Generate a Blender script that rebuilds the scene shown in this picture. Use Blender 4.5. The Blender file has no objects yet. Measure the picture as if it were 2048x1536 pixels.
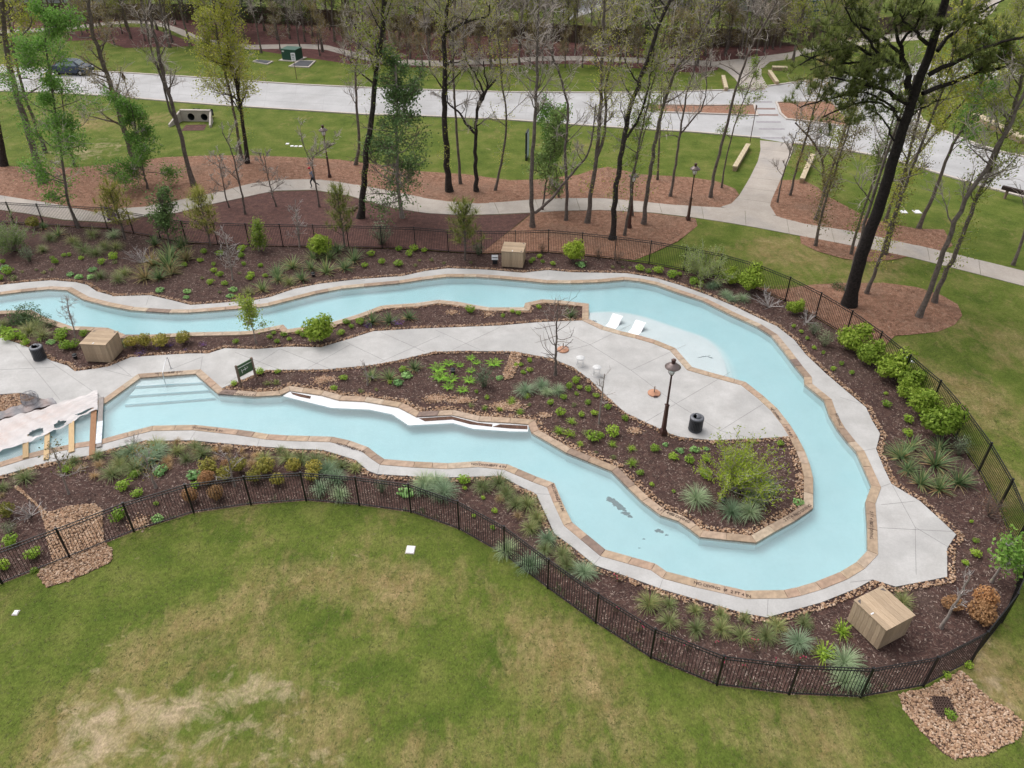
import bpy, math, random
import numpy as np
from mathutils import Vector, Matrix
from mathutils.geometry import delaunay_2d_cdt
random.seed(7); RNG = np.random.default_rng(7)
D = bpy.data; SC = bpy.context.scene; COL = SC.collection
R = math.radians
# ---------------------------------------------------------------- camera, sky, sun, exposure
H = 24.5; F = 1550.0; TH = R(35.857)
cam = D.cameras.new('camera'); camo = D.objects.new('camera', cam); COL.objects.link(camo)
camo.location = (0, 0, H); camo.rotation_euler = (math.pi/2-TH, 0, 0)
cam.sensor_width = 36; cam.lens = 36*F/2048; cam.clip_end = 900; cam.clip_start = .5
SC.camera = camo
SC.render.resolution_x = 1024; SC.render.resolution_y = 768
w = D.worlds.new('World'); SC.world = w; w.use_nodes = True
nt = w.node_tree; nt.nodes.clear()
sky = nt.nodes.new('ShaderNodeTexSky'); sky.sky_type = 'NISHITA'; sky.sun_disc = False
SUN_EL = R(58); SUN_AZ = R(-50)
sky.sun_elevation = SUN_EL; sky.sun_rotation = SUN_AZ; sky.dust_density = 4; sky.ozone_density = 1
hs = nt.nodes.new('ShaderNodeHueSaturation'); hs.inputs['Saturation'].default_value = .22   # overcast: nearly colourless
bg = nt.nodes.new('ShaderNodeBackground'); bg.inputs['Strength'].default_value = .15
wo = nt.nodes.new('ShaderNodeOutputWorld')
nt.links.new(sky.outputs[0], hs.inputs['Color']); nt.links.new(hs.outputs[0], bg.inputs['Color']); nt.links.new(bg.outputs[0], wo.inputs['Surface'])
sun = D.lights.new('sun', 'SUN'); sun.energy = .9; sun.angle = R(55); sun.color = (1, .965, .93)
suno = D.objects.new('sun', sun); COL.objects.link(suno); suno.location = (0, 0, 60)
suno.rotation_euler = (math.pi/2-SUN_EL, 0, -SUN_AZ+math.pi)
SC.view_settings.view_transform = 'Standard'; SC.view_settings.look = 'None'; SC.view_settings.gamma = 1
SC.view_settings.exposure = .5
SC.view_settings.use_curve_mapping = False
SC.render.engine = 'CYCLES'
SC.cycles.max_bounces = 4; SC.cycles.diffuse_bounces = 2; SC.cycles.glossy_bounces = 2; SC.cycles.transparent_max_bounces = 10; SC.cycles.caustics_reflective = False; SC.cycles.caustics_refractive = False
# ---------------------------------------------------------------- helpers
_c, _s = math.cos(TH), math.sin(TH)
def ray(px, py):
    u = (px-1024)/F; v = -(py-768)/F
    return np.array([u, _c+v*_s, -_s+v*_c])
def G(px, py, z=0.):                       # photo point on the level z
    d = ray(px, py); t = (z-H)/d[2]
    return np.array([d[0]*t, d[1]*t, z])
def P(px, py, Y):                          # photo point at the distance Y
    d = ray(px, py); t = Y/d[1]
    return np.array([d[0]*t, Y, H+d[2]*t])
def SCL(px, py):                           # photo pixels per metre at a ground point
    g = G(px, py); return F/(g[1]*_c+H*_s)
def G2(l, z=0.): return [tuple(G(x, y, z)[:2]) for x, y in l]
def rnd(a, b): return random.uniform(a, b)

def tag(o, label=None, cat=None, group=None, kind=None):
    if label: o['label'] = label
    if cat: o['category'] = cat
    if group: o['group'] = group
    if kind: o['kind'] = kind
    return o
def empty(name, loc, rz=0, **k):
    o = D.objects.new(name, None); COL.objects.link(o); o.location = loc; o.rotation_euler = (0, 0, rz); o.empty_display_size = .2
    return tag(o, **k)
def link(name, me, parent=None, mat=None, loc=None, **k):
    o = D.objects.new(name, me); COL.objects.link(o)
    if parent is not None: o.parent = parent
    if mat is not None and not me.materials: me.materials.append(mat)
    if loc is not None: o.location = loc
    return tag(o, **k)
def mesh_np(name, V, Fc, smooth=False, mat=None):
    """V (n,3); Fc list of arrays (m,k) of equal-size faces"""
    me = D.meshes.new(name); V = np.asarray(V, np.float32)
    me.vertices.add(len(V)); me.vertices.foreach_set('co', V.ravel())
    Fc = [np.asarray(f, np.int32) for f in Fc if len(f)]
    nl = sum(f.size for f in Fc); npol = sum(len(f) for f in Fc)
    me.loops.add(nl); me.polygons.add(npol)
    me.loops.foreach_set('vertex_index', np.concatenate([f.ravel() for f in Fc]))
    ls = []; s = 0
    for f in Fc:
        ls.append(s+np.arange(len(f))*f.shape[1]); s += f.size
    me.polygons.foreach_set('loop_start', np.concatenate(ls).astype(np.int32))
    me.polygons.foreach_set('use_smooth', np.full(npol, bool(smooth)))
    me.update(calc_edges=True); me.validate()
    if mat: me.materials.append(mat)
    return me

class MB:
    """collects simple solids into one mesh"""
    def __init__(s): s.v = []; s.q = []; s.t = []; s.n = 0
    def add(s, V, quads=(), tris=()):
        V = np.asarray(V, float).reshape(-1, 3); s.v.append(V)
        if len(quads): s.q.append(np.asarray(quads, int)+s.n)
        if len(tris): s.t.append(np.asarray(tris, int)+s.n)
        s.n += len(V); return s
    def hexa(s, b, t):                     # bottom ring 4, top ring 4
        return s.add(list(b)+list(t), [[3, 2, 1, 0], [4, 5, 6, 7], [0, 1, 5, 4], [1, 2, 6, 5], [2, 3, 7, 6], [3, 0, 4, 7]])
    def box(s, c, d, rz=0, rx=0, ry=0):
        x, y, z = [q/2 for q in d]
        V = np.array([[-x, -y, -z], [x, -y, -z], [x, y, -z], [-x, y, -z], [-x, -y, z], [x, -y, z], [x, y, z], [-x, y, z]])
        M = np.array(Matrix.Rotation(rz, 3, 'Z') @ Matrix.Rotation(ry, 3, 'Y') @ Matrix.Rotation(rx, 3, 'X'))
        V = V @ M.T + np.array(c); return s.hexa(V[:4], V[4:])
    def tube(s, pts, rad, m=6, cap=True):
        pts = np.asarray(pts, float); k = len(pts)
        rad = np.full(k, rad, float) if np.isscalar(rad) else np.asarray(rad, float)
        T = np.gradient(pts, axis=0); T /= np.linalg.norm(T, axis=1)[:, None]+1e-9
        ref = np.array([0, 0, 1.]) if abs(T[0][2]) < .8 else np.array([1., 0, 0])
        A = np.cross(T, ref); A /= np.linalg.norm(A, axis=1)[:, None]+1e-9; B = np.cross(T, A)
        an = np.arange(m)*2*math.pi/m
        V = (pts[:, None, :]+rad[:, None, None]*(np.cos(an)[None, :, None]*A[:, None, :]+np.sin(an)[None, :, None]*B[:, None, :])).reshape(-1, 3)
        i = np.arange(k-1)[:, None]*m; j = np.arange(m)[None, :]; jn = (j+1) % m
        Q = np.stack([i+j, i+jn, i+m+jn, i+m+j], -1).reshape(-1, 4)
        Tt = []
        if cap:
            V = np.vstack([V, pts[0], pts[-1]]); n = k*m
            Tt = [[n, (q+1) % m, q] for q in range(m)]+[[n+1, n-m+q, n-m+(q+1) % m] for q in range(m)]
        return s.add(V, Q, Tt)
    def lathe(s, prof, c=(0, 0, 0), m=20):
        """profile (r, z) bottom to top"""
        prof = np.asarray(prof, float); k = len(prof); an = np.arange(m)*2*math.pi/m
        V = np.stack([prof[:, 0:1]*np.cos(an), prof[:, 0:1]*np.sin(an), np.repeat(prof[:, 1:2], m, 1)], -1).reshape(-1, 3)+np.array(c)
        i = np.arange(k-1)[:, None]*m; j = np.arange(m)[None, :]; jn = (j+1) % m
        return s.add(V, np.stack([i+j, i+jn, i+m+jn, i+m+j], -1).reshape(-1, 4))
    def mesh(s, name, mat=None, smooth=False):
        return mesh_np(name, np.vstack(s.v), ([np.vstack(s.q)] if s.q else [])+([np.vstack(s.t)] if s.t else []), smooth, mat)
    def build(s, name, mat, parent=None, smooth=False, **k):
        return link(name, s.mesh(name, mat, smooth), parent, **k)

def inside(pts, poly):
    pts = np.asarray(pts, float); x, y = pts[:, 0], pts[:, 1]; r = np.zeros(len(pts), bool)
    p = np.asarray(poly, float)[:, :2]; q = np.roll(p, -1, 0)
    for (x1, y1), (x2, y2) in zip(p, q):
        if y1 == y2: continue
        c = ((y1 > y) != (y2 > y)) & (x < (x2-x1)*(y-y1)/(y2-y1)+x1); r ^= c
    return r
def fill(rings, step=0, zf=None, far=None):
    """constrained fill, even-odd; step>0 adds interior grid points"""
    V = []; E = []
    for rg in rings:
        n = len(V); rg = [tuple(map(float, q[:2])) for q in rg]; V += rg; E += [(n+i, n+(i+1) % len(rg)) for i in range(len(rg))]
    if step:
        a = np.array(rings[0])[:, :2]; mn, mx = a.min(0), a.max(0)
        gx, gy = np.meshgrid(np.arange(mn[0], mx[0], step), np.arange(mn[1], mx[1], step)); g = np.stack([gx.ravel(), gy.ravel()], 1)
        g += RNG.uniform(-.3, .3, g.shape)*step
        k = np.zeros(len(g), bool)
        for rg in rings: k ^= inside(g, rg)
        V += [tuple(q) for q in g[k]]
    vo, eo, fo, *_ = delaunay_2d_cdt([Vector(q) for q in V], E, [], 0, 1e-5)
    vo = np.array([(q[0], q[1]) for q in vo]); fo = np.array([list(f) for f in fo])
    c = vo[fo].mean(1); k = np.zeros(len(c), bool)
    for rg in rings: k ^= inside(c, rg)
    fo = fo[k]
    a = vo[fo]; ar = (a[:, 1, 0]-a[:, 0, 0])*(a[:, 2, 1]-a[:, 0, 1])-(a[:, 1, 1]-a[:, 0, 1])*(a[:, 2, 0]-a[:, 0, 0])
    fo[ar < 0] = fo[ar < 0][:, ::-1]
    z = np.zeros(len(vo)) if zf is None else zf(vo)
    return np.column_stack([vo, z]), fo
def sheet(name, rings, z, mat, step=0, zf=None, parent=None, **k):
    V, T = fill(rings, step, zf); V[:, 2] += z
    return link(name, mesh_np(name, V, [T], False, mat), parent, **k)
def slab(name, rings, z0, z1, mat, parent=None, **k):
    V, T = fill(rings); n = len(V); V[:, 2] = z1
    Q = []; W = []
    for rg in rings:
        rg = np.array([q[:2] for q in rg]); m = len(rg); b = len(V)+sum(len(q) for q in W)
        W.append(np.vstack([np.column_stack([rg, np.full(m, z1)]), np.column_stack([rg, np.full(m, z0)])]))
        i = np.arange(m); j = (i+1) % m; Q.append(np.stack([b+i, b+m+i, b+m+j, b+j], 1))
    return link(name, mesh_np(name, np.vstack([V]+W), [T, np.vstack(Q)], False, mat), parent, **k)
def offs(l, d, closed=False):
    """mitred offset of a polyline; positive = to the left of travel"""
    p = np.array([q[:2] for q in l], float); n = len(p); o = []
    for i in range(n):
        a = p[i]-p[i-1] if (i > 0 or closed) else p[1]-p[0]
        b = p[(i+1) % n]-p[i] if (i < n-1 or closed) else p[-1]-p[-2]
        a = a/np.linalg.norm(a); b = b/np.linalg.norm(b)
        na = np.array([-a[1], a[0]]); nb = np.array([-b[1], b[0]]); m = na+nb; m /= np.linalg.norm(m)+1e-9
        o.append(p[i]+m*d/max(.45, m @ na))
    return [tuple(q) for q in o]
def resamp(l, n):
    p = np.array(l, float); d = np.r_[0, np.cumsum(np.linalg.norm(np.diff(p, axis=0), axis=1))]
    t = np.linspace(0, d[-1], n); return np.stack([np.interp(t, d, p[:, k]) for k in range(p.shape[1])], 1)
def plen(l): p = np.array(l, float); return np.linalg.norm(np.diff(p, axis=0), axis=1).sum()
def smooth_line(l, n):
    p = np.array(l, float)
    for _ in range(n):
        q = [p[0]]
        for a, b in zip(p[:-1], p[1:]): q += [a*.75+b*.25, a*.25+b*.75]
        p = np.array(q+[p[-1]])
    return [tuple(a) for a in p]

# ---------------------------------------------------------------- materials
def newmat(name):
    m = D.materials.new(name); m.use_nodes = True; n = m.node_tree; n.nodes.clear()
    o = n.nodes.new('ShaderNodeOutputMaterial'); b = n.nodes.new('ShaderNodeBsdfPrincipled'); n.links.new(b.outputs[0], o.inputs[0])
    b.inputs['Specular IOR Level'].default_value = .25
    return m, n, b, o
def nd(n, t, **k):
    x = n.nodes.new(t)
    for a, v in k.items():
        if a in x.inputs: x.inputs[a].default_value = v
        else: setattr(x, a, v)
    return x
def ramp(n, fac, stops, interp='LINEAR'):
    r = n.nodes.new('ShaderNodeValToRGB'); r.color_ramp.interpolation = interp; e = r.color_ramp.elements
    while len(e) < len(stops): e.new(.5)
    for q, (p, c) in zip(e, stops): q.position = p; q.color = (*c, 1)
    n.links.new(fac, r.inputs[0]); return r.outputs[0]
def mixc(n, fac, a, b, mode='MIX'):
    x = n.nodes.new('ShaderNodeMix'); x.data_type = 'RGBA'; x.blend_type = mode
    for sck, v in ((x.inputs[0], fac), (x.inputs[6], a), (x.inputs[7], b)):
        if hasattr(v, 'links'): n.links.new(v, sck)
        else: sck.default_value = v if not isinstance(v, tuple) else (*v, 1)
    return x.outputs[2]
def noise(n, scale, detail=4, rough=.55, vec=None, dist=0):
    x = nd(n, 'ShaderNodeTexNoise', Scale=scale, Detail=detail, Roughness=rough, Distortion=dist)
    if vec is not None: n.links.new(vec, x.inputs['Vector'])
    return x.outputs[0]
def coord(n, which='Object', scale=None):
    c = n.nodes.new('ShaderNodeTexCoord').outputs[which]
    if scale:
        m = n.nodes.new('ShaderNodeMapping'); m.inputs['Scale'].default_value = scale; n.links.new(c, m.inputs[0]); c = m.outputs[0]
    return c
def bump(n, b, h, strength=.3, dist=.02):
    x = nd(n, 'ShaderNodeBump', Strength=strength, Distance=dist); n.links.new(h, x.inputs['Height']); n.links.new(x.outputs[0], b.inputs['Normal'])
def surf(name, stops, scale=2, rough=.85, fine=None, fine_amt=.5, bscale=None, bstr=.3, bdist=.02, patch=None, which='Object', cs=None, spec=.25):
    """ground-like: noise colour ramp, optional fine speckle and larger patches"""
    m, n, b, o = newmat(name); v = coord(n, which, cs)
    c = ramp(n, noise(n, scale, 6, .6, v), stops)
    if patch:
        ps, pc, lo, hi = patch
        f = ramp(n, noise(n, ps, 4, .55, v, .4), [(lo, (0, 0, 0)), (hi, (1, 1, 1))]); c = mixc(n, f, c, pc)
    if fine:
        g = ramp(n, noise(n, fine, 3, .7, v), [(.32, (1-fine_amt,)*3), (.68, (1+fine_amt,)*3)])
        c = mixc(n, 1., c, g, 'MULTIPLY')
    n.links.new(c, b.inputs['Base Color']); b.inputs['Roughness'].default_value = rough; b.inputs['Specular IOR Level'].default_value = spec
    if bscale: bump(n, b, noise(n, bscale, 5, .65, v), bstr, bdist)
    return m
def pieces(name, cols, mode='island', rough=.8, nscale=None, bstr=.3, spec=.25, lo=.75, hi=1.2):
    """a colour per piece (mesh island or object)"""
    m, n, b, o = newmat(name)
    f = n.nodes.new('ShaderNodeNewGeometry').outputs['Random Per Island'] if mode == 'island' else n.nodes.new('ShaderNodeObjectInfo').outputs['Random']
    k = len(cols); c = ramp(n, f, [(i/max(1, k-1), q) for i, q in enumerate(cols)])
    if nscale:
        v = coord(n); h = noise(n, nscale, 5, .6, v)
        c = mixc(n, 1., c, ramp(n, h, [(.3, (lo,)*3), (.7, (hi,)*3)]), 'MULTIPLY'); bump(n, b, h, bstr, .01)
    n.links.new(c, b.inputs['Base Color']); b.inputs['Roughness'].default_value = rough; b.inputs['Specular IOR Level'].default_value = spec
    return m
def leaf(name, cols, trans=.35):
    cols = [tuple(min(.75, q*1.35) for q in c) for c in cols]
    m, n, b, o = newmat(name)
    f = n.nodes.new('ShaderNodeNewGeometry').outputs['Random Per Island']; k = len(cols)
    c = ramp(n, f, [(i/max(1, k-1), q) for i, q in enumerate(cols)])
    r2 = n.nodes.new('ShaderNodeObjectInfo').outputs['Random']
    c = mixc(n, 1., c, ramp(n, r2, [(0, (.68, .74, .7)), (.5, (1., 1., 1.)), (1, (1.32, 1.22, 1.1))]), 'MULTIPLY')
    n.links.new(c, b.inputs['Base Color']); b.inputs['Roughness'].default_value = .6
    t = n.nodes.new('ShaderNodeBsdfTranslucent'); n.links.new(c, t.inputs[0])
    x = n.nodes.new('ShaderNodeMixShader'); x.inputs[0].default_value = trans
    n.links.new(b.outputs[0], x.inputs[1]); n.links.new(t.outputs[0], x.inputs[2]); n.links.new(x.outputs[0], o.inputs[0])
    return m
def flat(name, c, rough=.6, metal=0, spec=.4, nscale=None, amt=.12, bstr=.15):
    m, n, b, o = newmat(name); b.inputs['Roughness'].default_value = rough; b.inputs['Metallic'].default_value = metal; b.inputs['Specular IOR Level'].default_value = spec
    v = coord(n); h = noise(n, nscale or 9, 5, .6, v)
    n.links.new(mixc(n, 1., c, ramp(n, h, [(.3, (1-amt,)*3), (.7, (1+amt,)*3)]), 'MULTIPLY'), b.inputs['Base Color'])
    if nscale: bump(n, b, h, bstr, .01)
    return m
M = {}
M['deck'] = surf('pool_deck_concrete', [(.3, (.385, .37, .355)), (.7, (.50, .485, .47))], .9, .8, fine=14, fine_amt=.06, bscale=30, bstr=.08, patch=(.25, (.36, .35, .34), .5, .72))
M['road'] = surf('road_concrete', [(.3, (.36, .353, .352)), (.7, (.46, .45, .45))], .35, .8, fine=6, fine_amt=.07, patch=(.12, (.30, .29, .285), .48, .75))
M['walk'] = surf('sidewalk_concrete', [(.3, (.35, .305, .265)), (.7, (.44, .39, .345))], .6, .85, fine=9, fine_amt=.08, bscale=20, bstr=.08, patch=(.3, (.31, .285, .265), .5, .75))
M['kerb'] = surf('kerb_concrete', [(.3, (.42, .37, .33)), (.7, (.52, .46, .42))], 1.5, .85, fine=12, fine_amt=.08)
M['mulch'] = surf('dark_mulch', [(.25, (.036, .02, .018)), (.55, (.084, .046, .038)), (.8, (.16, .094, .073))], 3.2, .95, fine=34, fine_amt=.55, bscale=22, bstr=.9, bdist=.05, patch=(.35, (.10, .07, .055), .55, .8))
M['mulch2'] = surf('red_brown_mulch', [(.25, (.06, .03, .027)), (.55, (.11, .055, .046)), (.8, (.17, .085, .062))], 2.5, .95, fine=20, fine_amt=.5, bscale=14, bstr=.8, bdist=.05)
M['straw'] = surf('pine_straw', [(.25, (.165, .08, .05)), (.5, (.285, .15, .098)), (.8, (.40, .25, .175))], 3.0, .95, fine=22, fine_amt=.5, bscale=15, bstr=.9, bdist=.06, patch=(.22, (.22, .14, .10), .5, .8))
def lawn_mat():
    m, n, b, o = newmat('lawn_grass'); v = coord(n); vs = coord(n, 'Object', (1, .55, 1))
    g = ramp(n, noise(n, .5, 4, .6, v), [(.25, (.058, .092, .014)), (.5, (.102, .132, .024)), (.75, (.172, .172, .05))])
    dry = ramp(n, noise(n, .9, 5, .65, v, .6), [(.3, (.19, .14, .055)), (.7, (.31, .235, .115))])
    at = n.nodes.new('ShaderNodeAttribute'); at.attribute_name = 'dry'
    ad = n.nodes.new('ShaderNodeMath'); ad.operation = 'ADD'; big = n.nodes.new('ShaderNodeMath'); big.operation = 'MULTIPLY_ADD'; big.inputs[1].default_value = 1.3; n.links.new(noise(n, .16, 3, .5, v, .8), big.inputs[0]); sh = n.nodes.new('ShaderNodeMath'); sh.operation = 'SUBTRACT'; sh.inputs[1].default_value = .6; n.links.new(at.outputs['Fac'], sh.inputs[0]); n.links.new(sh.outputs[0], big.inputs[2]); n.links.new(big.outputs[0], ad.inputs[0])
    sb = n.nodes.new('ShaderNodeMath'); sb.operation = 'MULTIPLY_ADD'; sb.inputs[1].default_value = 1.5; sb.inputs[2].default_value = -.84
    n.links.new(noise(n, 1.7, 6, .7, vs, .3), sb.inputs[0]); n.links.new(sb.outputs[0], ad.inputs[1])
    c = mixc(n, ramp(n, ad.outputs[0], [(.12, (0, 0, 0)), (.75, (1, 1, 1))]), g, dry)
    bare = n.nodes.new('ShaderNodeAttribute'); bare.attribute_name = 'bare'
    b2 = n.nodes.new('ShaderNodeMath'); b2.operation = 'ADD'; n.links.new(bare.outputs['Fac'], b2.inputs[0])
    b3 = n.nodes.new('ShaderNodeMath'); b3.operation = 'MULTIPLY_ADD'; b3.inputs[1].default_value = 2.4; b3.inputs[2].default_value = -1.2
    n.links.new(noise(n, 1.1, 7, .7, v, .5), b3.inputs[0]); n.links.new(b3.outputs[0], b2.inputs[1])
    c = mixc(n, ramp(n, b2.outputs[0], [(.35, (0, 0, 0)), (1.15, (1, 1, 1))]), c, (.40, .31, .20))
    fine = ramp(n, noise(n, 16, 5, .75, vs), [(.28, (.62,)*3), (.72, (1.38,)*3)]); c = mixc(n, 1., c, fine, 'MULTIPLY')
    fine = ramp(n, noise(n, 4.5, 5, .7, v, .5), [(.3, (.78,)*3), (.7, (1.22,)*3)]); c = mixc(n, 1., c, fine, 'MULTIPLY')
    n.links.new(c, b.inputs['Base Color']); b.inputs['Roughness'].default_value = .95; b.inputs['Specular IOR Level'].default_value = .1
    bump(n, b, noise(n, 12, 6, .7, vs), .8, .05); return m
M['lawn'] = lawn_mat()
M['coping'] = pieces('coping_sandstone', [(.21, .15, .125), (.34, .245, .17), (.42, .315, .22), (.37, .255, .185), (.44, .35, .26), (.41, .31, .235), (.37, .27, .185)], 'object', .75, 4.5, .3)
M['plaster'] = surf('pool_plaster', [(.3, (.78, .815, .81)), (.7, (.86, .885, .88))], .8, .7, fine=6, fine_amt=.025)
M['ledge'] = surf('ledge_plaster', [(.3, (.78, .79, .795)), (.7, (.86, .865, .87))], .9, .7, fine=10, fine_amt=.03)
M['rock'] = pieces('river_rock', [(.17, .095, .058), (.35, .215, .13), (.46, .30, .19), (.29, .175, .11), (.56, .42, .31), (.41, .24, .15)], 'island', .85, 30, .3)
M['chip'] = pieces('mulch_chip', [(.035, .021, .02), (.12, .075, .062), (.06, .037, .034), (.2, .14, .115), (.08, .05, .043), (.16, .10, .082), (.36, .28, .235)], 'island', .95)
M['black'] = flat('black_fence_paint', (.010, .0095, .011), .45, 0, .4)
M['timber'] = flat('box_timber', (.37, .26, .165), .8, 0, .2, 6, .15)
M['text'] = flat('engraved_lettering', (.075, .05, .04), .9)
M['white'] = flat('white_plastic', (.72, .72, .73), .5)
M['steel'] = flat('brushed_steel', (.55, .55, .56), .35, .8, .5)
M['brown_metal'] = flat('lamp_brown_metal', (.085, .042, .036), .45, .2, .5)
M['dark_metal'] = flat('charcoal_metal', (.022, .023, .027), .5, .2, .4)
def wood(name, c1, c2, rough=.85, axis=(1.2, 14, 14)):
    m, n, b, o = newmat(name); v = coord(n, 'Object', axis)
    r = n.nodes.new('ShaderNodeObjectInfo').outputs['Random']
    h = noise(n, 3, 6, .65, v, .6); c = ramp(n, h, [(.3, c1), (.7, c2)])
    c = mixc(n, 1., c, ramp(n, r, [(0, (.82,)*3), (1, (1.14,)*3)]), 'MULTIPLY')
    n.links.new(c, b.inputs['Base Color']); b.inputs['Roughness'].default_value = rough; bump(n, b, h, .25, .008); return m
M['board'] = wood('box_board', (.33, .235, .15), (.49, .375, .265))
M['boardg'] = wood('weathered_board', (.19, .165, .15), (.33, .30, .285))
M['boardb'] = wood('brown_plank', (.22, .115, .06), (.36, .20, .115))
M['boardy'] = wood('fresh_plank', (.40, .27, .14), (.56, .41, .24))
M['post'] = wood('sign_post_wood', (.17, .115, .085), (.27, .20, .155))
M['privacy'] = wood('privacy_fence_board', (.075, .05, .042), (.14, .098, .082))
# ---------------------------------------------------------------- traced outlines (photo points, all on the ground plane)
POOL_O = [(-150,604),(0,590),(42,584.5),(96.5,579),(134.6,581),(167.6,599.6),(216,612),(261.5,620.7),(292,623),(338,626),(376,626),(416,623),(475,618),(520,614.5),(538,612),(589,599),(632,588),(683,578),(728.5,573.5),(800,567),(845,560),(893.5,554),(952,554),(1000,557.5),(1050.8,562),(1094,566.6),(1142,567),(1198,565),(1249,560),(1279,563),(1312,570),(1355.5,585.7),(1406,602),(1457,627.6),(1515,654),(1543,671.7),(1567,701),(1591,733),(1609,754.6),(1610,769),(1649,801),(1659,830),(1675,858),(1696.5,885.5),(1713,903.5),(1727,934),(1743.7,972),(1732,1003),(1735.5,1058),(1736,1102),(1713,1126),(1680,1146),(1631,1165.5),(1592,1177),(1568,1182),(1491,1183),(1450,1173.5),(1394,1161),(1333,1145),(1310,1129),(1210,1101),(1143,1045.7),(1122.5,1003),(1108,968),(1072.7,955),(1014,930),(957,924),(896,928),(830,925),(769,920),(754,910),(736,896),(700.6,883),(665,875),(576,872.5),(538,870),(510,865.5),(478.5,861),(392,851.5),(306,853),(255,866),(204,880),(151.5,888),(95.7,899),(48,911),(0,926),(-150,972)]
POOL_I = [(-150,630),(0,622.5),(63.5,621),(89,635),(142,653.7),(162.5,654),(216,657),(251,670.7),(299.6,670.7),(381,666),(482,664),(510,662),(566,650.5),(575,660),(660,647),(716,630),(762,613),(777,611),(830,608),(877,601),(917,605),(952,612),(980,616),(1048,616),(1051,607),(1084,600),(1122,602),(1152,605.5),(1177,608.5),(1176.5,639),(1208,654),(1244,664),(1274,671),(1312,682),(1350,697.5),(1368,718),(1383.5,735.5),(1419,745.7),(1470,759.7),(1490,765),(1527,794),(1554,818.6),(1578,849),(1593,873),(1608.5,903),(1618,928),(1625,957),(1625,1017),(1589,1042),(1550,1063),(1511.6,1085.6),(1454,1080),(1399.6,1074),(1381,1059),(1357,1042.6),(1321,1030.5),(1284.6,1003),(1257,976),(1224,942.7),(1175.6,923),(1133,906),(1100,886.7),(1064,866),(1057.5,849),(1020,846),(957,842.5),(904,830),(833,833.6),(817,825),(797,814.6),(728.5,803),(678,800.6),(642,790.5),(579,781.6),(561,790.5),(510,793.5),(437,788),(392,748),(281,756),(210.5,807),(150,820),(80,845),(0,872),(-150,915)]
DECK_O = [(-150,585),(0,570.5),(51,565),(101.6,561),(152,565),(175,570.5),(193,583),(228.5,593),(299.6,591),(338,599.6),(381,610.5),(431.6,607),(510,600.5),(540.6,594.5),(589,578),(639.6,568),(716,559),(804.7,552.7),(850,542.5),(896,537),(970,539.5),(1046,546),(1096.5,540.5),(1142,545),(1203,546),(1254,547),(1312,556.5),(1363,571.7),(1416,591),(1470,613.6),(1510,633),(1553.5,653),(1588,680),(1612,710),(1651,747),(1693,783),(1732,815.6),(1745,843),(1760,867.6),(1752,898.6),(1768,937.6),(1782.7,968.5),(1839.7,1002.7),(1879,1038.5),(1912,1069.4),(1894,1097),(1894,1154),(1843,1164),(1791,1173.6),(1745,1159.6),(1711,1178),(1640,1206),(1534,1235),(1486,1226.5),(1450,1216),(1324.6,1179),(1269,1158.5),(1190,1130.7),(1149,1097),(1109,1067.7),(1093,1032.5),(1072.7,988.6),(1040,972.5),(1000,952),(908.6,955),(855.5,954.7),(754,948.6),(736,941.5),(711,920),(652,902),(634.6,899.6),(589,898),(510,892.5),(383,881),(287,882),(223,898),(182,910.5),(96,925),(0,952),(-150,1000)]
PATIO_UP = [(-150,640),(0,675),(33,686),(61,697),(101.6,721.5),(134.6,731.6),(150,743),(190.4,738),(218,733),(261.5,715),(317,711),(376,707.5),(416,707.5),(449.4,697),(510,699),(576,694),(642,695),(703,677),(746,663),(830,658),(1000,651.5),(1076,645),(1162.5,641.5),(1176,639.5)]
PATIO_LO = [(1585,873),(1514.6,877.6),(1424,880.6),(1363,874.6),(1342,868.5),(1302.7,850),(1251,826),(1218,797),(1181.6,761),(1145,734),(1103,717),(1030,703.6),(1000,702.7),(931.6,702),(868,703.7),(799.6,720),(754,729),(718,733),(652,739),(533,740.5),(513.6,748),(443,777)]
FENCE_TOP = [(-60,400),(11,403.4),(71.8,407),(137,410.5),(201.4,413.7),(254,422.5),(308,432),(361.5,441),(425,444),(489.5,446.5),(558,447.5),(624.6,448.6),(692,450),(760,451.5),(827.6,453.6),(894.2,458.7),(962,461.3),(1030.5,460.8),(1097.8,459),(1165.6,465),(1233,472),(1303,480.8),(1373.9,493.5),(1444.5,507),(1514,526.7),(1581.6,553.4),(1643.7,584.7),(1706,620.8),(1765,662.3),(1822.5,709),(1883,760),(1935.5,819.2),(1984.3,885),(2027,957.5),(2060,1035),(2068,1112),(2037,1186),(1977,1262.5),(1877.7,1313),(1747.9,1335.6),(1599.3,1329.4),(1449,1311),(1311.5,1256.7),(1197,1186.4),(1097.6,1117.5),(1008,1051.6),(915,1001),(816,967),(709.6,953),(600,944),(486.5,952),(368.5,968),(244.5,1005),(111,1056),(-30,1108),(-160,1150)]
FH = .0706*H                                # fence height
FPOST = [tuple(G(x, y, FH)[:2]) for x, y in FENCE_TOP]
pO, pI, dO = G2(POOL_O), G2(POOL_I), G2(DECK_O)
POOL = pO+pI[::-1]
CW = .38                                    # coping width
oO = offs(pO, CW); oI = offs(pI, -CW)
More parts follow.
